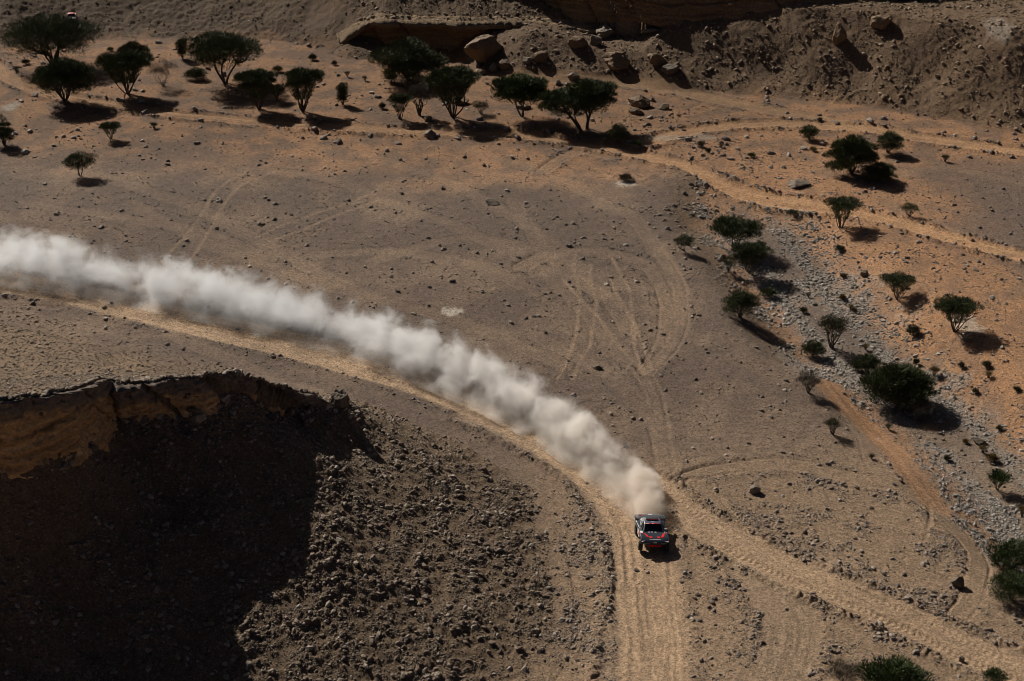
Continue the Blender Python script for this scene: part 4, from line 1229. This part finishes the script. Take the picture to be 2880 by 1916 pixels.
ws = slab('windscreen', [(-.69, -.60, 1.285), (.69, -.60, 1.285), (.585, -.02, 1.775), (-.585, -.02, 1.775)], .02, m_glass, car, (0, -1, 1))
for s in (-1, 1):
    slab('side_window', [(s * .815, -.35, 1.30), (s * .84, .55, 1.32), (s * .665, .5, 1.80), (s * .665, .05, 1.74)], .02, m_glass, car, (s, 0, .3))
slab('roof_panel', [(-.56, .06, 1.842), (.56, .06, 1.842), (.56, .52, 1.905), (-.56, .52, 1.905)], .008, m_blue, car, (0, 0, 1))
slab('roof_panel', [(-.14, .20, 1.875), (.14, .20, 1.875), (.14, .27, 1.885), (-.14, .27, 1.885)], .006, m_white, car, (0, 0, 1))
box('visor_strip', (0, -.02, 1.815), (1.16, .10, .03), m_red, car, .008)
for x0, w, mm in ((-.42, .22, m_white), (.42, .22, m_blue), (-.02, .10, m_white)):
    box('visor_mark', (x0, -.03, 1.832), (w, .05, .008), mm, car, 0)
sc_ = box('roof_scoop', (0, .78, 1.955), (.98, .46, .15), m_paint, car, .05)
box('scoop_slot', (0, .545, 1.955), (.88, .03, .10), m_black, sc_, .01)
box('scoop_bar', (0, .535, 2.005), (.86, .03, .035), m_red, sc_, .008)
wing = loft('rear_wing', [(1.62, [(.5, 1.56), (1.08, 1.48), (1.10, 1.53), (.5, 1.64)]), (2.0, [(.5, 1.68), (1.14, 1.60), (1.15, 1.66), (.5, 1.76)]), (2.26, [(.5, 1.74), (1.14, 1.66), (1.15, 1.71), (.5, 1.80)])], m_paint2, car, .02)
for s in (-1, 1): box('wing_endplate', (s * 1.145, 1.96, 1.52), (.035, .62, .34), m_paint, wing, .012)
box('wing_mark', (-.72, 2.05, 1.752), (.30, .10, .006), m_red, wing, 0, (R(12), 'X'))
box('wing_mark', (0.0, 2.15, 1.795), (.30, .12, .006), m_white, wing, 0, (R(12), 'X'))
for s in (-1, 1):
    wheel(car, s * 1.0, -1.52, .24, R(-6)); wheel(car, s * .98, 1.50, .52)
    decal('bonnet_mark', [(s * .98, -1.02), (s * .72, -1.00), (s * .70, -.90), (s * .98, -.90)], m_red, car)
    decal('bonnet_mark', [(s * .74, -1.00), (s * .58, -1.55), (s * .40, -1.55), (s * .48, -1.42), (s * .62, -1.0)] if s < 0 else [(s * .82, -1.00), (s * .70, -1.62), (s * .48, -1.62), (s * .52, -1.45), (s * .66, -1.0)], m_red, car, .010)
    decal('bonnet_square', [(s * .40, -1.72), (s * .18, -1.72), (s * .18, -1.48), (s * .40, -1.48)], m_red, car)
    decal('fender_shine_panel', [(s * 1.06, -.95), (s * .84, -.88), (s * .80, -.45), (s * .98, -.25)], m_white, car, .025)  # white panel, with the fender's bright highlight painted in as colour
    m_ = box('mirror', (s * .98, -.30, 1.42), (.22, .10, .13), m_white, car, .025)
    box('mirror_arm', (s * .86, -.30, 1.37), (.12, .04, .04), m_black, m_, .008)
    h_ = box('headlight', (s * .84, -2.05, .90), (.34, .10, .05), m_lamp, car, .012, (R(-14 * s), 'Z'))
    box('daylight_strip', (s * .86, -2.09, .97), (.30, .05, .018), m_white, h_, 0, (R(-14 * s), 'Z'))
    for yy in (-1.50, 1.50): box('suspension_arm', (s * .66, yy, .42 if yy < 0 else .52), (.52, .10, .06), m_rim, car, .012)
    slab('door_panel', [(s * 1.032, -.45, .55), (s * 1.036, .62, .55), (s * 1.045, .62, 1.10), (s * 1.035, -.45, 1.10)], .012, m_white if s < 0 else m_paint2, car, (s, 0, 0))
    slab('door_mark', [(s * 1.052, -.2, .68), (s * 1.052, .4, .68), (s * 1.055, .4, .95), (s * 1.055, -.2, .95)], .006, m_red, car, (s, 0, 0))
    box('tow_hook', (s * .45, -2.20, .56), (.04, .10, .08), m_red, car, .01)
decal('bonnet_vent', [(-.20, -.74), (-.06, -.74), (-.06, -.64), (-.20, -.64)], m_lamp, car)
decal('bonnet_vent', [(.08, -.74), (.22, -.74), (.22, -.64), (.08, -.64)], m_lamp, car)
decal('bonnet_vent', [(-.42, -.76), (-.28, -.76), (-.28, -.66), (-.42, -.66)], m_lamp, car)
decal('bonnet_line', [(-.42, -1.93), (.42, -1.93), (.42, -1.89), (-.42, -1.89)], m_white, car)
slab('front_skid', [(-.55, -2.16, .60), (.55, -2.16, .60), (.42, -2.02, .40), (-.42, -2.02, .40)], .04, m_red, car, (0, -1, -.3))
box('grille', (0, -2.225, .78), (.86, .03, .12), m_black, car, .01)
# four linked rings on the nose
bm = bmesh.new()
for k in range(4):
    for a in range(16):
        a0, a1 = a / 16 * 6.283, (a + 1) / 16 * 6.283
        cx0 = (k - 1.5) * .062
        q = [bm.verts.new((cx0 + math.cos(t) * r, 0, math.sin(t) * r)) for t, r in ((a0, .042), (a1, .042), (a1, .032), (a0, .032))]
        e = bmesh.ops.extrude_face_region(bm, geom=[bm.faces.new(q)])
        for v in e['geom']:
            if isinstance(v, bmesh.types.BMVert): v.co.y -= .008
me = bpy.data.meshes.new('emblem'); bm.to_mesh(me); bm.free(); me.materials.append(m_lamp)
em = link('emblem', me, car); em.location = (0, -2.245, .865)
box('underbody', (0, 0, .44), (1.2, 3.6, .10), m_black, car, .02)

# a parked red and white pickup, all but hidden behind the big tree at top left
m_dull_red = simple_mat('faded_red', (.30, .025, .018), .5, var=.1)
px_, py_, pz_, _s = hit(166, 49)
pk = empty('parked_pickup', (px_, py_, pz_), 'small red and white pickup half hidden behind the largest acacia', 'pickup', rz=R(14))
pk.scale = (.85, .85, .85)
loft('body', [(-1.9, [(0, .45), (.7, .45), (.8, .6), (.78, .85), (.4, .92), (0, .93)]), (-.9, [(0, .4), (.75, .4), (.85, .6), (.83, .95), (.5, 1.0), (0, 1.0)]), (.6, [(0, .4), (.75, .4), (.85, .6), (.83, .95), (.5, 1.0), (0, 1.0)]), (2.0, [(0, .45), (.75, .45), (.85, .6), (.83, .98), (.5, 1.0), (0, 1.0)])], m_white, pk, .03)
loft('cabin', [(-.9, [(.5, .95), (.78, .97), (.70, 1.02), (.1, 1.03)]), (-.35, [(.5, .95), (.8, .98), (.62, 1.52), (.1, 1.55)]), (.6, [(.5, .95), (.8, .98), (.62, 1.56), (.1, 1.58)]), (.85, [(.5, .95), (.8, .98), (.7, 1.05), (.1, 1.06)])], m_dull_red, pk, .03)
for s in (-1, 1):
    for yy in (-1.25, 1.25):
        w_ = wheel(pk, s * .76, yy, .36); w_.scale = (.65, .75, .75)
    slab('window', [(s * .79, -.4, 1.06), (s * .80, .5, 1.06), (s * .67, .42, 1.46), (s * .67, -.2, 1.46)], .02, m_glass, pk, (s, 0, .3))
slab('windscreen', [(-.66, -.83, 1.07), (.66, -.83, 1.07), (.56, -.42, 1.48), (-.56, -.42, 1.48)], .02, m_glass, pk, (0, -1, 1))

# ------------------------------------------------------------------ the dust
PATH = [(1506, 1206), (1490, 1172), (1450, 1130), (1380, 1068), (1280, 992), (1150, 920), (1000, 856), (800, 788), (600, 733), (400, 690), (200, 655), (0, 625), (-160, 600), (-430, 556)]
DU = Vector((-.8, .6, 0)); DV = Vector((.6, .8, 0))
_pp = np.array([unproj(*p) for p in PATH]); _p0 = _pp[0]
_u = (_pp - _p0) @ np.array(DU[:2]); _v = (_pp - _p0) @ np.array(DV[:2])
U1 = 112.0
#        half width      height       (metres along the path parameter)
WID = np.interp(_u, [0, 4, 12, 25, 50, 100], [1.7, 1.85, 2.1, 2.3, 2.5, 2.9])
HEI = np.interp(_u, [0, 4, 12, 25, 50, 100], [1.6, 2.3, 3.0, 3.8, 4.1, 4.6])

def dust_material():
    m = bpy.data.materials.new('dust_volume'); m.use_nodes = True
    nt = m.node_tree; N, L = nt.nodes, nt.links; N.clear()
    out = N.new('ShaderNodeOutputMaterial')
    pv = N.new('ShaderNodeVolumePrincipled')
    ge = N.new('ShaderNodeNewGeometry')
    def vm(op, a, b=None):
        n = N.new('ShaderNodeVectorMath'); n.operation = op
        for k, q in enumerate((a, b)):
            if q is None: continue
            if isinstance(q, (tuple, Vector)): n.inputs[k].default_value = q
            else: L.new(q, n.inputs[k])
        return n
    def ma(op, a, b=0.0, c=None, clamp=False):
        n = N.new('ShaderNodeMath'); n.operation = op; n.use_clamp = clamp
        for k, q in enumerate((a, b, c)):
            if q is None: continue
            if isinstance(q, (int, float)): n.inputs[k].default_value = q
            else: L.new(q, n.inputs[k])
        return n.outputs[0]
    P = ge.outputs['Position']
    # slow swirl, then billows
    nA = N.new('ShaderNodeTexNoise'); nA.inputs['Scale'].default_value = .36; nA.inputs['Detail'].default_value = 6.0; nA.inputs['Roughness'].default_value = .62; nA.inputs['Distortion'].default_value = .35
    L.new(P, nA.inputs['Vector'])
    rel = vm('SUBTRACT', P, (float(_p0[0]), float(_p0[1]), 0.0)).outputs[0]
    u = vm('DOT_PRODUCT', rel, tuple(DU)).outputs['Value']
    v = vm('DOT_PRODUCT', rel, tuple(DV)).outputs['Value']
    un = ma('DIVIDE', ma('ADD', u, 4.0), U1 + 4.0, clamp=True)
    def curve(vals, lo, hi):
        n = N.new('ShaderNodeFloatCurve')
        c = n.mapping.curves[0]
        xs = [(q + 4.0) / (U1 + 4.0) for q in _u]; ys = [(q - lo) / (hi - lo) for q in vals]
        pts = [(x, y) for x, y in zip(xs, ys) if 0 <= x <= 1]
        c.points[0].location = (0.0, pts[0][1]); c.points[1].location = (1.0, pts[-1][1])
        for x, y in pts: c.points.new(x, y)
        n.mapping.update()
        L.new(un, n.inputs['Value'])
        return ma('MULTIPLY_ADD', n.outputs[0], hi - lo, lo)
    gv = curve(_v, -24.0, 14.0)
    wv = curve(WID, 0.0, 5.0)
    hv = curve(HEI, 0.0, 6.0)
    zz = N.new('ShaderNodeSeparateXYZ'); L.new(P, zz.inputs[0])
    a = ma('DIVIDE', ma('SUBTRACT', v, gv), wv)
    b = ma('DIVIDE', ma('SUBTRACT', zz.outputs[2], ma('MULTIPLY', hv, .36)), ma('MULTIPLY', hv, .60))
    r = ma('SQRT', ma('ADD', ma('MULTIPLY', a, a), ma('MULTIPLY', b, b)))
    nB = N.new('ShaderNodeTexNoise'); nB.inputs['Scale'].default_value = .085; nB.inputs['Detail'].default_value = 2.0
    L.new(P, nB.inputs['Vector'])
    r2 = ma('ADD', ma('ADD', r, ma('MULTIPLY', ma('SUBTRACT', nA.outputs['Fac'], .5), 4.6)), ma('MULTIPLY', ma('SUBTRACT', nB.outputs['Fac'], .5), .9))
    f = N.new('ShaderNodeMapRange'); f.interpolation_type = 'SMOOTHSTEP'
    f.inputs[1].default_value = 1.02; f.inputs[2].default_value = .15; f.inputs[3].default_value = 0; f.inputs[4].default_value = 1
    L.new(r2, f.inputs[0])
    # thin veil round it
    lift = N.new('ShaderNodeMapRange'); lift.inputs[1].default_value = 0; lift.inputs[2].default_value = 1.5; lift.inputs[3].default_value = .30; lift.inputs[4].default_value = 1
    L.new(zz.outputs[2], lift.inputs[0])
    fl = ma('MULTIPLY', f.outputs[0], lift.outputs[0])
    f2 = N.new('ShaderNodeMapRange'); f2.interpolation_type = 'SMOOTHSTEP'
    f2.inputs[1].default_value = 1.35; f2.inputs[2].default_value = .75; f2.inputs[3].default_value = 0; f2.inputs[4].default_value = .09
    L.new(r2, f2.inputs[0])
    end = N.new('ShaderNodeMapRange'); end.interpolation_type = 'SMOOTHSTEP'
    end.inputs[1].default_value = -1.2; end.inputs[2].default_value = 1.5
    L.new(u, end.inputs[0])
    dn = N.new('ShaderNodeMapRange'); dn.inputs[1].default_value = 0; dn.inputs[2].default_value = 45; dn.inputs[3].default_value = 1.8; dn.inputs[4].default_value = .52
    L.new(u, dn.inputs[0])
    # low sheet of blown sand hugging the ground
    a3 = ma('DIVIDE', ma('ADD', a, .35), 1.25)
    b3 = ma('DIVIDE', zz.outputs[2], .75)
    r3 = ma('ADD', ma('SQRT', ma('ADD', ma('MULTIPLY', a3, a3), ma('MULTIPLY', b3, b3))), ma('MULTIPLY', ma('SUBTRACT', nA.outputs['Fac'], .5), 2.6))
    f3 = N.new('ShaderNodeMapRange'); f3.interpolation_type = 'SMOOTHSTEP'
    f3.inputs[1].default_value = 1.1; f3.inputs[2].default_value = .5; f3.inputs[3].default_value = 0; f3.inputs[4].default_value = .45
    L.new(r3, f3.inputs[0])
    den = ma('MULTIPLY', ma('MULTIPLY', ma('ADD', ma('ADD', fl, f2.outputs[0]), f3.outputs[0]), end.outputs[0]), dn.outputs[0])
    L.new(den, pv.inputs['Density'])
    rp = N.new('ShaderNodeValToRGB'); e = rp.color_ramp.elements
    e[0].position = .025; e[0].color = (.985, .92, .85, 1); e[1].position = .41; e[1].color = (.955, .972, .99, 1)
    k = e.new(.13); k.color = (.99, .965, .93, 1); k = e.new(.25); k.color = (.975, .965, .955, 1)
    L.new(un, rp.inputs[0])
    L.new(rp.outputs[0], pv.inputs['Color'])
    pv.inputs['Anisotropy'].default_value = .38
    L.new(pv.outputs[0], out.inputs['Volume'])
    m.cycles.volume_step_rate = .05
    return m

def build_dust():
    us = np.linspace(-1.3, U1, 130)
    ring = 20
    V = np.zeros((len(us), ring, 3))
    for i, uu in enumerate(us):
        g = np.interp(uu, _u, _v); w = np.interp(uu, _u, WID) * 1.6; h = np.interp(uu, _u, HEI)
        for k in range(ring):
            t = k / ring * 2 * math.pi
            vv = g + w * math.cos(t); z = h * .36 + h * .60 * 1.5 * math.sin(t)
            x = _p0[0] + DU.x * uu + DV.x * vv; y = _p0[1] + DU.y * uu + DV.y * vv
            V[i, k] = (x, y, max(z, -.35))
    i = np.arange(len(us) * ring).reshape(len(us), ring)
    f = np.stack([i[:-1], i[1:], np.roll(i, -1, 1)[1:], np.roll(i, -1, 1)[:-1]], -1).reshape(-1, 4)
    bm = bmesh.new()
    vv = [bm.verts.new(p) for p in V.reshape(-1, 3)]
    for q in f: bm.faces.new([vv[k] for k in q])
    bm.faces.new([vv[k] for k in i[0]]); bm.faces.new([vv[k] for k in i[-1][::-1]])
    bmesh.ops.recalc_face_normals(bm, faces=bm.faces)
    me = bpy.data.meshes.new('dust_cloud'); bm.to_mesh(me); bm.free(); me.materials.append(dust_material())
    o = link('dust_cloud', me)
    tag(o, 'long pale dust cloud trailing behind the rally car', 'dust cloud', None, 'stuff')
    return o
build_dust()
